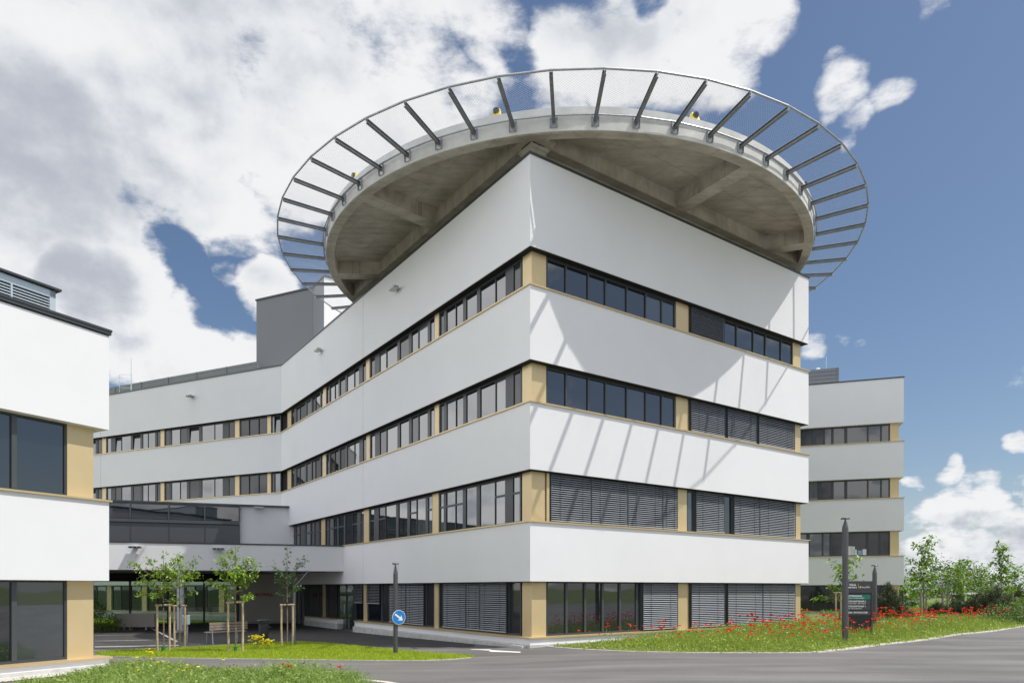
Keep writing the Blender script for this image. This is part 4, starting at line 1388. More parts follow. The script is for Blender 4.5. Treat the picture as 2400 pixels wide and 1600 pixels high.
def raw_mesh(name, v, f, m, parent=None):
    me = bpy.data.meshes.new(name)
    me.vertices.add(len(v)); me.vertices.foreach_set('co', np.asarray(v, np.float32).ravel())
    nf, k = f.shape
    me.loops.add(nf * k); me.loops.foreach_set('vertex_index', f.astype(np.int32).ravel())
    me.polygons.add(nf); me.polygons.foreach_set('loop_start', np.arange(0, nf * k, k, dtype=np.int32))
    me.update(calc_edges=True)
    return link(name, me, m, parent)


tag(blades('lawn_grass', scatter(LP, 42000), 0.075, 0.012, 0.7, BLADE), kind='stuff')
bp_ = scatter(BP, 42000, clump=0.35)
hh = (0.26 + 0.36 * rng.random(len(bp_))) * (0.75 + 0.25 * np.sin(bp_[:, 0] * 1.7 + bp_[:, 1]))
tag(blades('bank_grass', bp_, hh, 0.014, 0.9, BLADE2, flop=0.9), kind='stuff')
mp_ = scatter(MP, 60000, ymax=44, clump=0.3)
keep = (mp_[:, 1] < 26 + 0.9 * np.maximum(mp_[:, 0] - 5, 0))
mp_ = mp_[keep]


def edge_dist(p):
    e = np.array([(q.x, q.y) for q in ME])
    d = np.full(len(p), 1e9)
    for a, c in zip(e[:-1], e[1:]):
        t = np.clip(((p - a) @ (c - a)) / ((c - a) @ (c - a)), 0, 1)
        d = np.minimum(d, np.linalg.norm(p - a - t[:, None] * (c - a), axis=1))
    return d


ed = edge_dist(mp_)
rise = np.clip((mp_[:, 0] - 1.5) / 5.0, 0.22, 1.0)
hm = (0.12 + 0.29 * np.clip(ed / 1.6, 0, 1)) * (0.55 + 0.6 * rng.random(len(mp_))) * rise
tag(blades('meadow_grass', mp_, hm, 0.013, 0.45, STALK, flop=0.3), kind='stuff')
wp = mp_[::5]
wh = hm[::5]
wpos = np.repeat(np.column_stack([wp, gz_arr(wp)]), 3, 0)
wpos[:, 2] += np.repeat(wh, 3) * (0.15 + 0.75 * rng.random(len(wpos)))
wpos[:, :2] += rng.normal(0, 0.04, (len(wpos), 2))


def add_weeds():
    v, f = leaf_quads(wpos, 0.085, -0.2)
    tag(raw_mesh('meadow_weeds', v, f, mat("meadow_weed_leaf", (0.16, 0.27, 0.03), 0.6, col2=(0.36, 0.44, 0.07), island=0.3, translucent=0.35)), kind='stuff')


# rough grass further off on the right
fp = scatter([(16, 32), (34, 30), (70, 60), (70, 75), (30, 75)], 26000)
tag(blades('rough_grass', fp, 0.35, 0.035, 0.6, BLADE2), kind='stuff')

# ------------------------------------------------------------------ flowers


def flower_mesh(name, r, h, petal, stem, cup=0.5, n=5):
    b = MB()
    bend = random.uniform(-0.04, 0.04)
    b.tube([(0, 0, 0), (bend, 0, h * 0.6), (bend * 1.5, 0.01, h)], 0.004, 3, mi=0, cap=False)
    c = Vector((bend * 1.5, 0.01, h))
    for i in range(n):
        a = 2 * math.pi * i / n + random.uniform(-0.2, 0.2)
        d = Vector((math.cos(a), math.sin(a), 0)); t = Vector((-d.y, d.x, 0))
        up = Vector((0, 0, 1))
        q = r * random.uniform(0.85, 1.15)
        b.add([c, c + d * q * 0.6 - t * q * 0.55 + up * q * cup * 0.6, c + d * q + up * q * cup, c + d * q * 0.6 + t * q * 0.55 + up * q * cup * 0.6], [(0, 1, 2, 3)], mi=1)
    me = bpy.data.meshes.new(name)
    me.from_pydata(b.v, [], b.f)
    me.polygons.foreach_set('material_index', b.mi)
    me.materials.append(stem); me.materials.append(petal)
    return me


def plant_flowers(name, meshes, pts, label, cat, group, smin=0.8, smax=1.2):
    for i, p in enumerate(pts):
        o = bpy.data.objects.new(name, meshes[i % len(meshes)])
        COL.objects.link(o)
        o.location = (p[0], p[1], gz(p[0], p[1]) + 0.01)
        o.rotation_euler = (random.uniform(-0.2, 0.2), random.uniform(-0.2, 0.2), random.uniform(0, 6.28))
        s = random.uniform(smin, smax)
        o.scale = (s, s, s)
        tag(o, label, cat, group)


pop = [flower_mesh('poppy', 0.064, 0.44 + 0.028 * k, RED if k % 4 else ORANGE, STALK, 0.75, 5) for k in range(8)]
cor = [flower_mesh('cornflower', 0.032, 0.48, BLUEF, STALK, 0.5, 7) for k in range(3)]
dai = [flower_mesh('daisy', 0.038, 0.46, WHITEF, STALK, 0.15, 8) for k in range(3)]
yel = [flower_mesh('yellow_flower', 0.036, 0.42, YELLOWF, STALK, 0.4, 7) for k in range(3)]
# poppies thicken towards the sign board
cand = scatter(MP, 6000, ymax=40)
de = edge_dist(cand)
px_ = CX + F * cand[:, 0] / cand[:, 1]
wgt = np.interp(px_, [1330, 1400, 1600, 1750, 1850, 2000, 2180, 2300, 2400], [0.0, 0.30, 0.5, 0.8, 1.0, 1.0, 0.8, 0.4, 0.0]) * np.clip((de - 0.25) / 0.8, 0, 1) * np.where(de > 4.5, 0.6, 1.0) * (cand[:, 1] < 25.5 + 0.55 * np.maximum(cand[:, 0] - 4, 0))
sel = cand[rng.random(len(cand)) < wgt * 0.9][:580]
sel = sel[np.argsort(sel[:, 1])]


def far_poppies(pts):
    b = MB()
    for i, (x, y) in enumerate(pts):
        me = pop[i % len(pop)]
        k, s_, a = len(b.v), random.uniform(0.9, 1.3), random.uniform(0, 6.28)
        M = Matrix.Translation((x, y, gz(x, y))) @ Matrix.Rotation(a, 4, 'Z') @ Matrix.Scale(s_, 4)
        b.add([M @ v.co for v in me.vertices], [tuple(p.vertices) for p in me.polygons])
        b.mi[-len(me.polygons):] = [p.material_index for p in me.polygons]
    tag(b.build('far_poppies', [STALK, RED], fix=False), kind='stuff')


far_poppies(sel[300:])
sel = sel[:300]
plant_flowers('poppy', pop, sel, 'red poppy among the green stalks of the roadside meadow', 'poppy', 'poppies in the roadside meadow', 0.62, 1.2)
s2 = scatter(MP, 900, ymax=36); d2_ = edge_dist(s2); s2 = s2[(d2_ > 0.5) & (d2_ < 3.2) & (s2[:, 0] > 5)]
plant_flowers('cornflower', cor, s2[:38], 'small blue cornflower low in the roadside meadow', 'cornflower', 'cornflowers in the roadside meadow')
plant_flowers('daisy', dai, s2[40:95], 'small white daisy low in the roadside meadow', 'daisy', 'daisies in the roadside meadow')
for i, (px, py, lab) in enumerate(((664, 1597, 'larger red poppy in the near grass bank, upper of a pair'), (670, 1604, 'smaller red poppy in the near grass bank, lower of a pair'), (796, 1606, 'lone red poppy at the right tip of the near grass bank'))):
    p = G(px, py + 12)
    o = bpy.data.objects.new('poppy', flower_mesh('poppy', 0.06, 0.45, RED, STALK, 0.75)); COL.objects.link(o)
    o.location = p
    tag(o, lab, 'poppy', 'poppies in the near grass bank')
yb = [G(px, py + 16) for px, py in ((300, 1590), (306, 1597), (318, 1600), (330, 1592), (345, 1604), (392, 1604), (400, 1608), (408, 1612), (425, 1606), (440, 1603), (448, 1614), (338, 1616), (412, 1620), (430, 1622), (456, 1612), (520, 1600), (365, 1596), (310, 1612), (378, 1614), (580, 1606), (285, 1602))]
plant_flowers('yellow_flower', [flower_mesh('yellow_flower', 0.034, 0.50, YELLOWF, STALK, 0.4, 7) for k in range(3)], [(p.x, p.y) for p in yb], 'small yellow flower in the near grass bank', 'flower', 'yellow flowers in the near grass bank', 0.9, 1.2)


def flower_bush(lab, px, py, w, h, n, rad=0.032):
    p = G(px, py)
    t = thing('yellow_flower_plant', p, lab, 'plant')
    b, h_ = MB(), MB()
    for i in range(n):
        a, r_ = random.uniform(0, 6.28), w / 2 * math.sqrt(random.random())
        top = p + Vector((r_ * math.cos(a), r_ * math.sin(a) * 0.5, h * random.uniform(0.45, 1.0)))
        b.tube([p + Vector((r_ * 0.3 * math.cos(a), 0, 0)), p.lerp(top, 0.6) + Vector((0, 0, 0.03)), top], 0.0045, 4, cap=False)
        for k in range(random.randint(2, 4)):
            c = top + Vector((random.gauss(0, 0.03), random.gauss(0, 0.03), random.gauss(0, 0.02)))
            h_.lathe([(0.002, -rad * 0.6), (rad, -0.2 * rad), (rad * 0.9, rad * 0.5), (0.002, rad * 0.8)], c, 7)
    b.build('stem', STALK, t); h_.build('blossom', YELLOWF, t, True)


flower_bush('bushy yellow flowering plant with round heads beside the wooden bench', 598, 1521, 0.62, 0.46, 20)
flower_bush('smaller yellow flowering plant between bench and right staked tree', 628, 1521, 0.45, 0.36, 16)
flower_bush('thin yellow flowering stalk at the lawn edge by the leftmost staked tree', 351, 1556, 0.16, 0.40, 5, 0.024)
flower_bush('airy yellow flowering weed in front of the far right wing', 1892, 1462, 0.9, 0.75, 16, 0.02)

# ------------------------------------------------------------------ trees


def leaf_quads(pos, size, drop=0.5, fold=True):
    """array of small pointed leaves at the positions"""
    n = len(pos)
    a = rng.random(n) * 2 * np.pi
    el = -drop + rng.normal(0, 0.45, n)
    d = np.stack([np.cos(a) * np.cos(el), np.sin(a) * np.cos(el), np.sin(el)], 1)
    s = np.stack([-np.sin(a), np.cos(a), rng.normal(0, 0.5, n)], 1)
    s /= np.linalg.norm(s, axis=1)[:, None]
    L = (size * (0.6 + 0.8 * rng.random(n)))[:, None]
    v = np.stack([pos, pos + d * L * 0.5 - s * L * 0.25, pos + d * L, pos + d * L * 0.5 + s * L * 0.25], 1)
    f = (np.array([[0, 1, 2, 3]])[None] + (np.arange(n) * 4)[:, None, None]).reshape(-1, 4)
    return v.reshape(-1, 3), f


add_weeds()


bw_ = bp_[::4]
bpos = np.repeat(np.column_stack([bw_, gz_arr(bw_)]), 2, 0)
bpos[:, 2] += np.repeat(hh[::4], 2) * (0.2 + 0.6 * rng.random(len(bpos)))
v_, f_ = leaf_quads(bpos, 0.075, -0.1)
tag(raw_mesh('bank_weeds', v_, f_, mat("bank_weed_leaf", (0.10, 0.20, 0.03), 0.6, col2=(0.34, 0.42, 0.10), island=0.4, translucent=0.3)), kind='stuff')


def young_tree(name, p, height, lab, cat, trunk_h, branches, leaf, size, per_m, group, lean=(0, 0), trunk_r=0.022, spread=0.07):
    """trunk, limbs given as (start height, azimuth deg, length, rise) and leaves along every limb"""
    t = thing(name, p, lab, cat, group)
    b = MB()
    top = p + Vector((lean[0], lean[1], height))
    tr = [p + Vector((0, 0, -0.03)), p + Vector((0.01, 0, trunk_h * 0.5)), p + Vector((lean[0] * 0.3, lean[1] * 0.3, trunk_h)), p + Vector((lean[0] * 0.75, lean[1] * 0.75, (trunk_h + height) / 2)), top]
    b.tube(tr, [trunk_r * 1.15, trunk_r, trunk_r * 0.8, trunk_r * 0.5, 0.004], 7)

    def on_trunk(h):
        for (q0, q1) in zip(tr[:-1], tr[1:]):
            if q1.z - p.z >= h:
                k = (h - (q0.z - p.z)) / max(1e-6, q1.z - q0.z)
                return q0.lerp(q1, k)
        return top
    pos = []

    def twig(q0, q1, r0, dens):
        mid = q0.lerp(q1, 0.5) + Vector((random.gauss(0, 0.04), random.gauss(0, 0.04), random.uniform(-0.01, 0.05)))
        b.tube([q0, mid, q1], [r0, r0 * 0.7, r0 * 0.3], 5)
        ln = (q1 - q0).length
        m = max(3, int(dens * ln))
        for _ in range(m):
            k = 0.18 + 0.85 * random.random()
            c = (q0.lerp(mid, k * 2) if k < 0.5 else mid.lerp(q1, k * 2 - 1))
            pos.append(tuple(c + Vector((random.gauss(0, spread), random.gauss(0, spread), random.gauss(0, spread * 0.8)))))
    for h, az, ln, rise in branches:
        q0 = on_trunk(h)
        a = R(az)
        q1 = q0 + Vector((math.cos(a) * ln, math.sin(a) * ln * 0.8, rise))
        twig(q0, q1, trunk_r * 0.45, per_m)
        for _ in range(2 if ln > 0.35 else 1):
            k = random.uniform(0.35, 0.85); s = q0.lerp(q1, k); a2 = a + random.uniform(-1.1, 1.1); l2 = ln * random.uniform(0.3, 0.55)
            twig(s, s + Vector((math.cos(a2) * l2, math.sin(a2) * l2, random.uniform(0.0, 0.3) * max(0.5, rise / max(ln, 0.2)))), trunk_r * 0.25, per_m)
    b.build('trunk', BARK, t, True)
    # leader
    for _ in range(int(per_m * (height - trunk_h) * 0.7)):
        c = on_trunk(trunk_h + (height - trunk_h) * (0.35 + 0.67 * random.random()))
        pos.append(tuple(c + Vector((random.gauss(0, spread), random.gauss(0, spread), 0))))
    v, f = leaf_quads(np.array(pos), size)
    raw_mesh('crown', v, f, leaf, t)
    return t


def rand_branches(h0, h1, n, ln0, ln1, rise):
    out = []
    for i in range(n):
        k = i / max(1, n - 1)
        out.append((h0 + (h1 - h0) * k + random.uniform(-0.05, 0.05), i * 137.5 + random.uniform(-25, 25), (ln0 + (ln1 - ln0) * k) * random.uniform(0.75, 1.2), rise * random.uniform(0.6, 1.5)))
    return out


def stakes(p, w, h, lab, rz=0.0, n=2):
    t = thing('stake_support', p, lab, 'tree stake', 'stake frames of the lawn trees')
    d = Vector((math.cos(rz), math.sin(rz), 0))
    for sx in (-1, 1):
        q = p + d * sx * w / 2
        b = MB(); b.tube([q + d * sx * -0.015 + Vector((0, 0, -0.05)), q + Vector((0, 0, h * 0.5)), q + d * sx * -0.005 + Vector((0, 0, h))], 0.034, 10); b.build('stake', STAKE, t, True)
    b = MB(); b.tube([p - d * (w / 2 + 0.05) + Vector((0, 0, h + 0.02)), p + d * (w / 2 + 0.05) + Vector((0, 0, h + 0.035))], 0.032, 10); b.build('crossbar', STAKE, t, True)
    b = MB(); b.tube([p + Vector((0, 0, h - 0.03)), p + Vector((0, 0, h + 0.08))], 0.036, 8); b.build('tie', BLACK, t, True)


GT = 'staked young trees on the lawn island'
p1 = G(383, 1527); p2 = G(421, 1517); p3 = G(552, 1527); p4 = G(673, 1513)
young_tree('young_tree', p1, 3.2, 'leafy staked cherry tree with wide crown, leftmost on the lawn', 'tree', 1.45,
           [(1.75, 185, 0.7, 0.12), (1.6, 30, 0.5, 0.05), (1.9, 160, 1.0, 0.55), (2.0, 20, 0.8, 0.5), (2.1, 200, 0.9, 0.75), (2.15, 340, 0.65, 0.65), (2.3, 100, 0.5, 0.5), (2.3, 270, 0.6, 0.4), (2.4, 10, 0.55, 0.7), (2.35, 175, 0.55, 0.62), (1.7, 250, 0.5, 0.1), (1.85, 300, 0.55, 0.25)], LEAF, 0.115, 50, GT)
young_tree('young_tree', p2, 3.15, 'slim staked cherry tree before the canopy column', 'tree', 1.5,
           [(1.7, 20, 0.4, 0.2), (1.85, 190, 0.45, 0.25), (2.0, 350, 0.65, 0.6), (2.1, 170, 0.4, 0.5), (2.2, 20, 0.5, 0.8), (2.3, 95, 0.4, 0.5)], LEAF, 0.11, 46, GT)
young_tree('young_tree', p3, 3.35, 'leafy staked cherry tree in the middle of the lawn beside the bench', 'tree', 1.5,
           [(1.6, 5, 0.55, 0.25), (1.65, 190, 0.35, 0.2), (1.8, 175, 0.75, 0.45), (1.8, 10, 0.5, 0.6), (1.95, 180, 0.6, 0.75), (2.0, 0, 0.55, 0.9), (2.1, 90, 0.5, 0.6), (2.15, 280, 0.5, 0.5), (2.35, 200, 0.45, 0.6), (2.4, 20, 0.42, 0.6), (2.6, 120, 0.35, 0.5)], LEAF, 0.12, 64, GT)
young_tree('young_tree', p4, 3.5, 'sparse dark leaved staked tree with three upright limbs, rightmost on the lawn', 'tree', 1.6,
           [(1.7, 10, 0.35, 0.35), (1.75, 185, 0.35, 0.1), (1.9, 20, 0.5, 0.25), (2.0, 180, 0.3, 0.3), (2.3, 178, 0.55, 0.55), (2.3, 8, 0.55, 0.75), (2.2, 90, 0.4, 0.3), (2.2, 200, 0.35, 0.15)], LEAFD, 0.105, 62, GT)
stakes(p1, 0.39, 1.46, 'pair of peeled wooden stakes round the leftmost lawn tree', 0.08)
stakes(p2, 0.37, 1.40, 'pair of wooden stakes round the slim tree before the column', 0.0)
stakes(p3, 0.47, 1.55, 'pair of thick wooden stakes round the middle lawn tree beside the bench', 0.0)
stakes(p4, 0.40, 1.42, 'pair of wooden stakes round the dark leaved rightmost lawn tree', 0.06)
for p, lab in ((p1, 'green plastic collar at the foot of the leftmost lawn tree'), (p3, 'green plastic collar at the foot of the middle lawn tree')):
    b = MB(); b.lathe([(0.055, 0), (0.06, 0.17), (0.052, 0.17), (0.05, 0.0)], p, 12); o = b.build('trunk_collar', mat("green_plastic", (0.01, 0.20, 0.06), 0.5), None, True)
    tag(o, lab, 'collar', 'green trunk collars')

GR = 'young maples on the right'


def maple(px, base_y, top_y, dep, w_px, lab, n=16, lean=0.0, h0f=0.3, size=0.2, dens=30, leafm=MAPLE):
    p = at_depth(px, dep)
    h = EYE + (HOR - top_y) * dep / F - p.z
    w = w_px * dep / F / 2
    th = h * h0f
    return young_tree('young_maple', p, h, lab, 'tree', th, rand_branches(th, h * 0.95, max(8, int(n * 0.7)), w, w * 0.6, h * 0.11), leafm, size, dens, GR, lean=(lean, 0), trunk_r=0.035, spread=0.11)


maple(1967, 1450, 1316, 33, 105, 'bright green round topped young maple behind the dark sign board', 16, 0.25, 0.28, 0.205, 28)
maple(2165, 1450, 1272, 38, 62, 'tall slim young maple standing nearest the far wing', 24, 0.0, 0.28, 0.225, 26)
maple(2215, 1452, 1318, 38, 75, 'leaning young maple with bare lower stem and drooping top', 14, 0.9, 0.40, 0.215, 24)
maple(2252, 1450, 1325, 44, 52, 'small young maple behind the leaning one', 16, 0.0, 0.2, 0.225, 26)
maple(2300, 1448, 1336, 46, 60, 'pale green bushy young maple left of the tallest right one', 18, 0.0, 0.2, 0.225, 26)
maple(2345, 1445, 1271, 42, 58, 'tall narrow young maple with tufted top near the right edge', 26, 0.1, 0.25, 0.225, 27)
maple(2378, 1445, 1332, 46, 46, 'short young maple at the right edge of the photo', 16, 0.0, 0.25, 0.225, 24)
maple(2110, 1430, 1352, 60, 100, 'broad yellow green tree just beside the far wing end', 22, 0.0, 0.12, 0.26, 45)
for px, dep, h, lab in ((2158, 37.7, 1.5, 'single grey stake left of the tall slim maple'), (2171, 37.7, 1.45, 'single grey stake right of the tall slim maple'), (2209, 37.7, 2.0, 'grey stake at the leaning maple'), (2221, 37.8, 1.6, 'thin grey stake right of the leaning maple'), (2374, 45.5, 1.6, 'grey stake at the right edge of the photo')):
    p = at_depth(px, dep); b = MB(); b.tube([p, p + Vector((0, 0, h))], 0.045, 8); o = b.build('tree_stake', BENCHW, None, True); tag(o, lab, 'tree stake', 'stakes of the right hand maples')
# stakes of the maple behind the sign
for px, lab in ((1959, 'left stake of the maple behind the sign board'), (1971, 'right stake of the maple behind the sign board')):
    p = at_depth(px, 32.7); b = MB(); b.tube([p, p + Vector((0, 0, 1.5))], 0.04, 8); b.tube([p + Vector((-0.12, 0, 1.52)), p + Vector((0.12, 0, 1.52))], 0.03, 8); o = b.build('tree_stake', STAKE, None, True); tag(o, lab, 'tree stake', 'stakes behind the sign board')


def pine(px, dep, w_px, h, lab, n=60):
    """mountain pine: many upward shoots covered with needles"""
    p = at_depth(px, dep)
    w = w_px * dep / F / 2
    t = thing('mountain_pine', p, lab, 'pine', 'dark mountain pines on the right')
    b = MB(); V_, F_ = [], []
    base = 0
    for i in range(n):
        a = random.uniform(0, 6.28); r_ = math.sqrt(random.random())
        q0 = p + Vector((r_ * w * 0.35 * math.cos(a), r_ * w * 0.35 * math.sin(a), h * 0.05))
        tip = p + Vector((r_ * w * math.cos(a), r_ * w * math.sin(a), h * (1.0 - 0.55 * r_ ** 1.6) * random.uniform(0.55, 1.0)))
        mid = q0.lerp(tip, 0.55) + Vector((0, 0, -0.06 * h))
        b.tube([q0, mid, tip], [0.02, 0.014, 0.004], 4, cap=False)
        m = int(110 * max(0.4, (tip - mid).length + 0.3))
        k = rng.random(m) ** 0.8
        c = np.array(mid)[None] * (1 - k[:, None]) + np.array(tip)[None] * k[:, None] + rng.normal(0, 0.045, (m, 3))
        ax = np.array((tip - mid).normalized())
        d = ax[None] * 0.8 + rng.normal(0, 0.65, (m, 3)); d /= np.linalg.norm(d, axis=1)[:, None]
        s = np.cross(d, rng.normal(0, 1, (m, 3))); s /= np.linalg.norm(s, axis=1)[:, None]
        L = 0.13 + 0.07 * rng.random(m)[:, None]
        v = np.stack([c - s * 0.014, c + s * 0.014, c + d * L], 1)
        V_.append(v.reshape(-1, 3)); F_.append(np.arange(m * 3).reshape(-1, 3) + base); base += m * 3
    b.build('stem', BARK, t)
    raw_mesh('needles', np.vstack(V_), np.vstack(F_), PINE, t)


pine(2082, 34, 66, 2.0, 'large dark mountain pine right of the sign board', 110)
pine(2122, 35, 42, 0.95, 'small dark mountain pine beside the larger one', 45)
pine(2200, 38, 56, 1.05, 'brownish low mountain pine under the slim maple', 60)
pine(2240, 39, 60, 1.1, 'brownish low mountain pine under the leaning maple', 60)
pine(2288, 38, 62, 1.5, 'dark mountain pine left of the tallest right hand pine', 75)
pine(2330, 37, 80, 2.0, 'tallest dark mountain pine near the right edge', 120)
pine(2385, 46, 60, 2.2, 'dull mountain pine at the right edge behind the hedge', 70)


def leafy_mass(name, pts, size, n, m, parent=None):
    """foliage over a set of ellipsoids (centre, radii): leaves in the outer shell"""
    V_, F_, base = [], [], 0
    tot = sum(r[0] * r[2] for c, r in pts)
    for c, r in pts:
        k = int(n * r[0] * r[2] / tot)
        d = rng.normal(0, 1, (k, 3)); d /= np.linalg.norm(d, axis=1)[:, None]
        rad = 0.55 + 0.5 * rng.random(k) ** 0.6
        lump = 1 + 0.22 * np.sin(d[:, 0] * 7 + c[0]) * np.sin(d[:, 2] * 6 + c[1]) + 0.12 * np.sin(d[:, 1] * 13 + d[:, 2] * 9)
        q = np.array(c)[None] + d * np.array(r)[None] * (rad * lump)[:, None]
        q = q[q[:, 2] > gz(c[0], c[1])]
        v, f = leaf_quads(q, size, 0.2)
        V_.append(v); F_.append(f + base); base += len(v)
    return raw_mesh(name, np.vstack(V_), np.vstack(F_), m, parent)


# green shrub bank rising at the right edge
hb = []
for px, dep, h in ((2330, 33, 0.5), (2360, 34, 0.9), (2395, 35, 1.15), (2430, 37, 1.3), (2380, 39, 1.2), (2420, 33, 0.9)):
    p = at_depth(px, dep); hb.append(((p.x, p.y, p.z + h * 0.3), (1.1, 1.0, h * 0.75)))
o = leafy_mass('hedge', hb, 0.10, 14000, HEDGE)
tag(o, 'low rounded green hedge at the bend of the road on the right edge', 'hedge')
# bushes by the forecourt glass
p = at_depth(236, 36)
sh = thing('shrub', p, 'green shrub by the forecourt glass behind the left building', 'shrub')
leafy_mass('foliage', [((p.x, p.y, p.z + 0.55), (0.75, 0.6, 0.6)), ((p.x - 0.3, p.y, p.z + 1.1), (0.45, 0.4, 0.55)), ((p.x + 0.6, p.y, p.z + 0.3), (0.5, 0.4, 0.35))], 0.10, 2600, LEAF, sh)
b = MB(); b.tube([p, p + Vector((0, 0, 0.9))], 0.03, 6); b.build('stem', BARK, sh)
# far wood
fw_ = []
for i in range(70):
    x = 60 + i * 3.4 + random.uniform(-3, 3) - 12; y = 150 + random.uniform(-25, 60)
    h = random.uniform(3.0, 6.0)
    fw_.append(((x, y, h * 0.6), (random.uniform(4, 7), 5, h)))
tag(leafy_mass('far_wood', fw_, 0.7, 42000, WOODL), kind='stuff')

# sheds beyond the meadow
p = at_depth(2138, 62)
sd = thing('garden_shed', p, 'low pale grey fenced shed beyond the pines beside the far wing', 'shed')
b = MB(); b.box(p + Vector((0, 2, 0.1)), (2.6, 3, 1.9)); b.build('wall', mat("pale_shed_sheet", (0.42, 0.44, 0.46), 0.6, vary=0.05), sd)
b = MB(); b.box(p + Vector((0, 2, 1.12)), (2.9, 3.3, 0.12)); b.build('roof', SIGNWHITE, sd)
b = MB()
for k in range(6):
    b.box(p + Vector((-1.3 + k * 0.52, 0.45, 0.0)), (0.05, 0.05, 1.9))
b.build('post', ZINC, sd)
p = at_depth(2272, 70)
bs = thing('bus_shelter', p, 'small white roofed shelter on posts far behind the pines', 'shelter')
b = MB(); b.box(p + Vector((0, 0, 1.20)), (2.6, 2.0, 0.16)); b.build('roof', SIGNWHITE, bs)
for k in (-1, 0, 1):
    b = MB(); b.box(p + Vector((k * 0.9, -0.8, 0.2)), (0.14, 0.14, 1.9)); b.build('post', SIGNWHITE, bs)
b = MB(); b.box(p + Vector((0, 0.9, 0.2)), (2.4, 0.06, 1.7)); b.build('back_wall', FRAMEL, bs)

# ------------------------------------------------------------------ street furniture


def bollard_lamp(p, h, r_, lab, group='dark pole lamps with a disc on top'):
    t = thing('pole_lamp', p, lab, 'lamp post', group)
    b = MB(); b.lathe([(r_ * 1.25, -0.05), (r_ * 1.25, 0.02), (r_, 0.03), (r_, h - 0.34), (r_ * 0.98, h - 0.325), (0.02, h - 0.07), (0.012, h - 0.04)], p, 20); b.build('pole', POLE, t, True)
    b = MB(); b.lathe([(0.001, h - 0.045), (r_ * 1.45, h - 0.04), (r_ * 1.5, h - 0.02), (r_ * 1.3, h), (0.001, h + 0.005)], p, 24); b.build('disc', POLE, t, True)
    b = MB()
    for k in range(3):
        a = k * 2.094 + 0.4
        b.tube([p + Vector((math.cos(a) * r_ * 0.95, math.sin(a) * r_ * 0.95, h - 0.33)), p + Vector((math.cos(a) * r_ * 1.25, math.sin(a) * r_ * 1.25, h - 0.03))], 0.004, 4)
    b.build('rod', ZINC, t)
    return t


pl = G(927, 1531); bollard_lamp(pl, 2.80, 0.071, 'dark pole lamp carrying a round blue arrow sign on the lawn tip')
pq = at_depth(1981, 23.4); bollard_lamp(pq, EYE + 165 * 23.4 / F - pq.z, 0.098, 'tall dark pole lamp standing in the poppies before the sign board')
pq = at_depth(2050, 28.5); bollard_lamp(pq, EYE + 54.6 * 28.5 / F - pq.z, 0.088, 'shorter dark pole lamp right behind the sign board')
pq = at_depth(2323, 60); bollard_lamp(pq, EYE + 18 * 60 / F - pq.z, 0.09, 'distant dark pole lamp among the right hand maples')
pq = at_depth(2116, 50); bollard_lamp(pq, EYE - 4 * 50 / F - pq.z, 0.07, 'distant thin pole lamp beside the corner of the far wing')

# round blue keep-right sign
d = Vector((0.80, 0.60, 0)).normalized()       # across the sign face
nf = Vector((d.y, -d.x, 0))
c = pl + nf * 0.10 + d * 0.06 + Vector((0, 0, EYE + (HOR - 1445.5) * (pl.y) / F - pl.z))
rs = thing('road_sign', c, 'round blue traffic sign with a white arrow pointing down right', 'road sign')


def disc(rad, th, off, m, nm, par, n=36):
    b = MB()
    v0 = [c + nf * off + d * rad * math.cos(2 * math.pi * i / n) + Vector((0, 0, rad * math.sin(2 * math.pi * i / n))) for i in range(n)]
    v1 = [q + nf * th for q in v0]
    b.add(v0 + v1, [tuple(range(n)), tuple(range(n, 2 * n))] + [(i, (i + 1) % n, n + (i + 1) % n, n + i) for i in range(n)])
    return b.build(nm, m, par)


disc(0.225, 0.012, 0.0, SIGNWHITE, 'plate', rs)
face = disc(0.212, 0.004, 0.012, SIGNBLUE, 'face', rs)
e1 = (d * 0.80 - Vector((0, 0, 1)) * 0.60).normalized(); e2 = nf.cross(e1)
b = MB()
ap = [(-0.17, -0.028), (0.04, -0.028), (0.02, -0.10), (0.165, 0.0), (0.02, 0.10), (0.04, 0.028), (-0.17, 0.028)]
v0 = [c + nf * 0.0165 + e1 * x + e2 * y for x, y in ap]; v1 = [q + nf * 0.003 for q in v0]
n = len(ap)
b.add(v0 + v1, [tuple(range(n)), tuple(range(n, 2 * n))] + [(i, (i + 1) % n, n + (i + 1) % n, n + i) for i in range(n)])
b.build('arrow', SIGNWHITE, rs)
b = MB()
for sz in (-1, 1):
    b.box(c - nf * 0.03 + d * -0.06 + Vector((0, 0, sz * 0.1)), (0.20, 0.03, 0.03), math.atan2(d.y, d.x))
b.build('clamp', ZINC, rs)

# direction board
dep = 25.6
sl, sr = at_depth(1976, dep), at_depth(2043, dep)
sl.z = sr.z = 0.25
ud = (sr - sl); wd_ = ud.length; ud.normalize()
nb = Vector((ud.y, -ud.x, 0))
FB = Facade(sl, ud, nb)
zt = EYE + (HOR - 1361) * dep / F
zz = lambda py: EYE + (HOR - py) * dep / F
db = thing('direction_board', sl, 'upright dark direction board with white German lines and a green strip', 'sign board')
b = MB(); b.fbox(FB, 0, wd_, -0.10, 0, 0.1, zt); b.build('board', SIGNBLACK, db, bevel=0.006)
b = MB(); b.fbox(FB, 0.0, wd_, 0.002, 0.01, zz(1388), zt); b.build('header', SIGNGREY, db)
b = MB(); b.fbox(FB, wd_ - 0.015, wd_ + 0.03, -0.13, 0.015, 0.1, zt); b.build('side_rail', SIGNGREY, db)
b = MB(); b.fbox(FB, 0.02, wd_ - 0.05, 0.002, 0.012, zz(1403.7), zz(1392.7)); b.build('green_strip', SIGNGREEN, db)
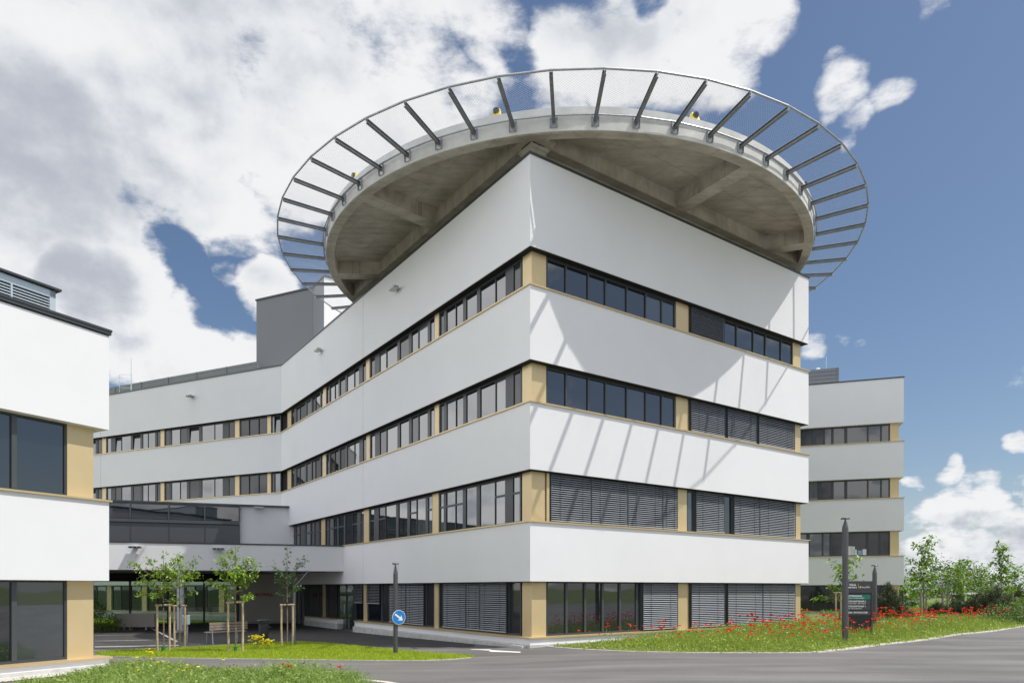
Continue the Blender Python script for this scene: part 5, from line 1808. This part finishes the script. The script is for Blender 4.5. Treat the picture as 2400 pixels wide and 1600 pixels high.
for y0, y1 in ((1416, 1405.5), (1428, 1417.5), (1440.5, 1430)):
    b = MB(); b.fbox(FB, 0.02, wd_ - 0.05, 0.002, 0.010, zz(y0), zz(y1)); b.build('strip', SIGNGREY, db)
xt = FB.s_of(1980, 0.014)
TX = lambda body, px, py, size, bold=0.0, m=SIGNWHITE: text_mesh('lettering', body, size, FB.at(FB.s_of(px, 0.014), 0.014, zz(py)), ud, (0, 0, 1), m, db, bold=bold, depth=0.001)
TX('Klinik', 1991, 1371.8, 0.105, 0.002); TX('Oberwart', 1980.5, 1377.4, 0.105, 0.002)
TX('Gesundheit', 2029.5, 1373.2, 0.028); TX('Burgenland', 2020.5, 1376.6, 0.062, 0.001)
TX('HAUPTEINGANG', 1980, 1397.5, 0.082, 0.002); TX('ZUFAHRT / AMBULANZEN', 1980, 1402.2, 0.060)
TX('WIRTSCHAFTSHOF 2', 1980, 1410, 0.082, 0.002); TX('ZENTRALLAGER / APOTHEKE', 1980, 1414.6, 0.058)
TX('WIRTSCHAFTSHOF 1', 1980, 1421.7, 0.082, 0.002); TX('KÜCHE / ENTSORGUNG', 1980, 1426.4, 0.058)
TX('LABOR / PATHOLOGIE', 1980, 1436.2, 0.082, 0.002)
b = MB()
s = FB.s_of(2011.8, 0.014); b.fbox(FB, s - 0.003, s + 0.003, 0.011, 0.014, zz(1377.5), zz(1367))
b.build('divider', SIGNWHITE, db)
b = MB()
s = FB.s_of(2016.7, 0.014); q = FB.at(s, 0.012, zz(1375))
v = [q + ud * 0.038 * math.cos(i * math.pi / 10) + Vector((0, 0, 0.038 * math.sin(i * math.pi / 10))) for i in range(20)]
b.add(v, [tuple(range(20))]); b.build('emblem', SIGNORANGE, db, fix=False)

# bench
bl_, br_ = G(490, 1509.5), G(578, 1505)
bd = (br_ - bl_); bw = 1.45; bd.normalize(); bn = Vector((-bd.y, bd.x, 0))      # seat looks away from the camera
bo = bl_.copy(); bo.z = gz(bo.x, bo.y)
be = thing('bench', bo, 'weathered wooden bench seen from behind between the staked trees', 'bench')
FBn = Facade(bo, bd, -bn)
b = MB()
for z in (0.50, 0.60, 0.70):
    b.fbox(FBn, 0, bw, 0.0, 0.03, bo.z + z, bo.z + z + 0.085)
b.build('backrest', BENCHW, be, bevel=0.006)
b = MB()
for k in range(4):
    b.fbox(FBn, 0, bw, -0.10 - k * 0.11, -0.01 - k * 0.11, bo.z + 0.41, bo.z + 0.44)
b.build('seat', BENCHW, be, bevel=0.006)
for s in (0.12, bw - 0.15):
    b = MB()
    b.tube([FBn.at(s, 0.05, bo.z), FBn.at(s, 0.0, bo.z + 0.4), FBn.at(s, -0.004, bo.z + 0.78)], 0.018, 6); b.tube([FBn.at(s, -0.46, bo.z), FBn.at(s, -0.43, bo.z + 0.42)], 0.018, 6); b.tube([FBn.at(s, 0.0, bo.z + 0.39), FBn.at(s, -0.45, bo.z + 0.39)], 0.016, 6)
    b.build('leg', ZINC, be, True)
b = MB(); b.tube([FBn.at(bw - 0.02, -0.02, bo.z + 0.64), FBn.at(bw + 0.0, -0.42, bo.z + 0.64), FBn.at(bw + 0.0, -0.44, bo.z + 0.42)], 0.015, 6); b.build('armrest', ZINC, be, True)
# litter bin
p = G(618, 1497)
bi = thing('litter_bin', p, 'black waste bin on the dark forecourt right of the bench', 'bin')
b = MB(); b.lathe([(0.16, 0.0), (0.18, 0.04), (0.20, 0.62)], p, 18); b.build('body', POLE, bi, True)
b = MB(); b.lathe([(0.001, 0.80), (0.26, 0.80), (0.27, 0.77), (0.26, 0.74), (0.001, 0.74)], p, 18); b.build('lid', POLE, bi, True)
b = MB()
for a in (0.5, 2.6, 4.7):
    b.tube([p + Vector((0.19 * math.cos(a), 0.19 * math.sin(a), 0.6)), p + Vector((0.19 * math.cos(a), 0.19 * math.sin(a), 0.76))], 0.015, 5)
b.build('bracket', POLE, bi)
# barrier cabinet
q0 = at_depth(268, 36.5); q1 = at_depth(362, 36.5)
FCb = Facade(q0, (q1 - q0), (0, -1))
w = (q1 - q0).length
ca = thing('mobile_counter', q0, 'long beige counter board on small feet before the forecourt glass', 'counter')
b = MB(); b.fbox(FCb, 0, w, -0.35, 0, EYE + (HOR - 1468.5) * 36.5 / F, EYE + (HOR - 1437) * 36.5 / F); b.build('body', BEIGE, ca, bevel=0.01)
b = MB()
for s in (0.45, 0.75, w - 0.5):
    b.fbox(FCb, s, s + 0.06, -0.3, -0.05, q0.z, EYE + (HOR - 1468.5) * 36.5 / F)
b.build('foot', ZINC, ca)
# grey ticket post
p = at_depth(438, 25.6)
tk = thing('barrier_post', p, 'pale grey ticket box on a thin post right of the canopy column', 'ticket machine')
zt = lambda py: EYE + (HOR - py) * 25.6 / F
b = MB(); b.tube([p, Vector((p.x + 0.02, p.y, zt(1463)))], 0.03, 8); b.build('post', ZINC, tk, True)
b = MB(); b.box((p.x - 0.03, p.y, (zt(1463) + zt(1441)) / 2), (0.22, 0.2, zt(1441) - zt(1463))); b.build('box', LIGHTMETAL, tk, bevel=0.02)
b = MB(); b.box((p.x - 0.04, p.y - 0.0, (zt(1441) + zt(1426)) / 2), (0.10, 0.12, zt(1426) - zt(1441))); b.build('head', FRAME, tk, bevel=0.01)
# thin grey flag pole beside the right lawn tree
p = at_depth(690, 25.2)
fpole = thing('steel_post', p, 'slim grey steel post with small head right of the dark leaved tree', 'post')
b = MB(); b.tube([p, p + Vector((0, 0, 2.15))], 0.045, 10); b.build('shaft', STEELD, fpole, True)
b = MB(); b.tube([p + Vector((0, 0, 2.1)), p + Vector((0.25, -0.02, 2.35)), p + Vector((0.48, -0.02, 2.62))], 0.016, 6); b.lathe([(0.001, 2.6), (0.05, 2.62), (0.05, 2.66), (0.001, 2.68)], (p.x + 0.5, p.y - 0.02, p.z), 10); b.build('arm', STEELD, fpole, True)
print('objects', len(bpy.data.objects))
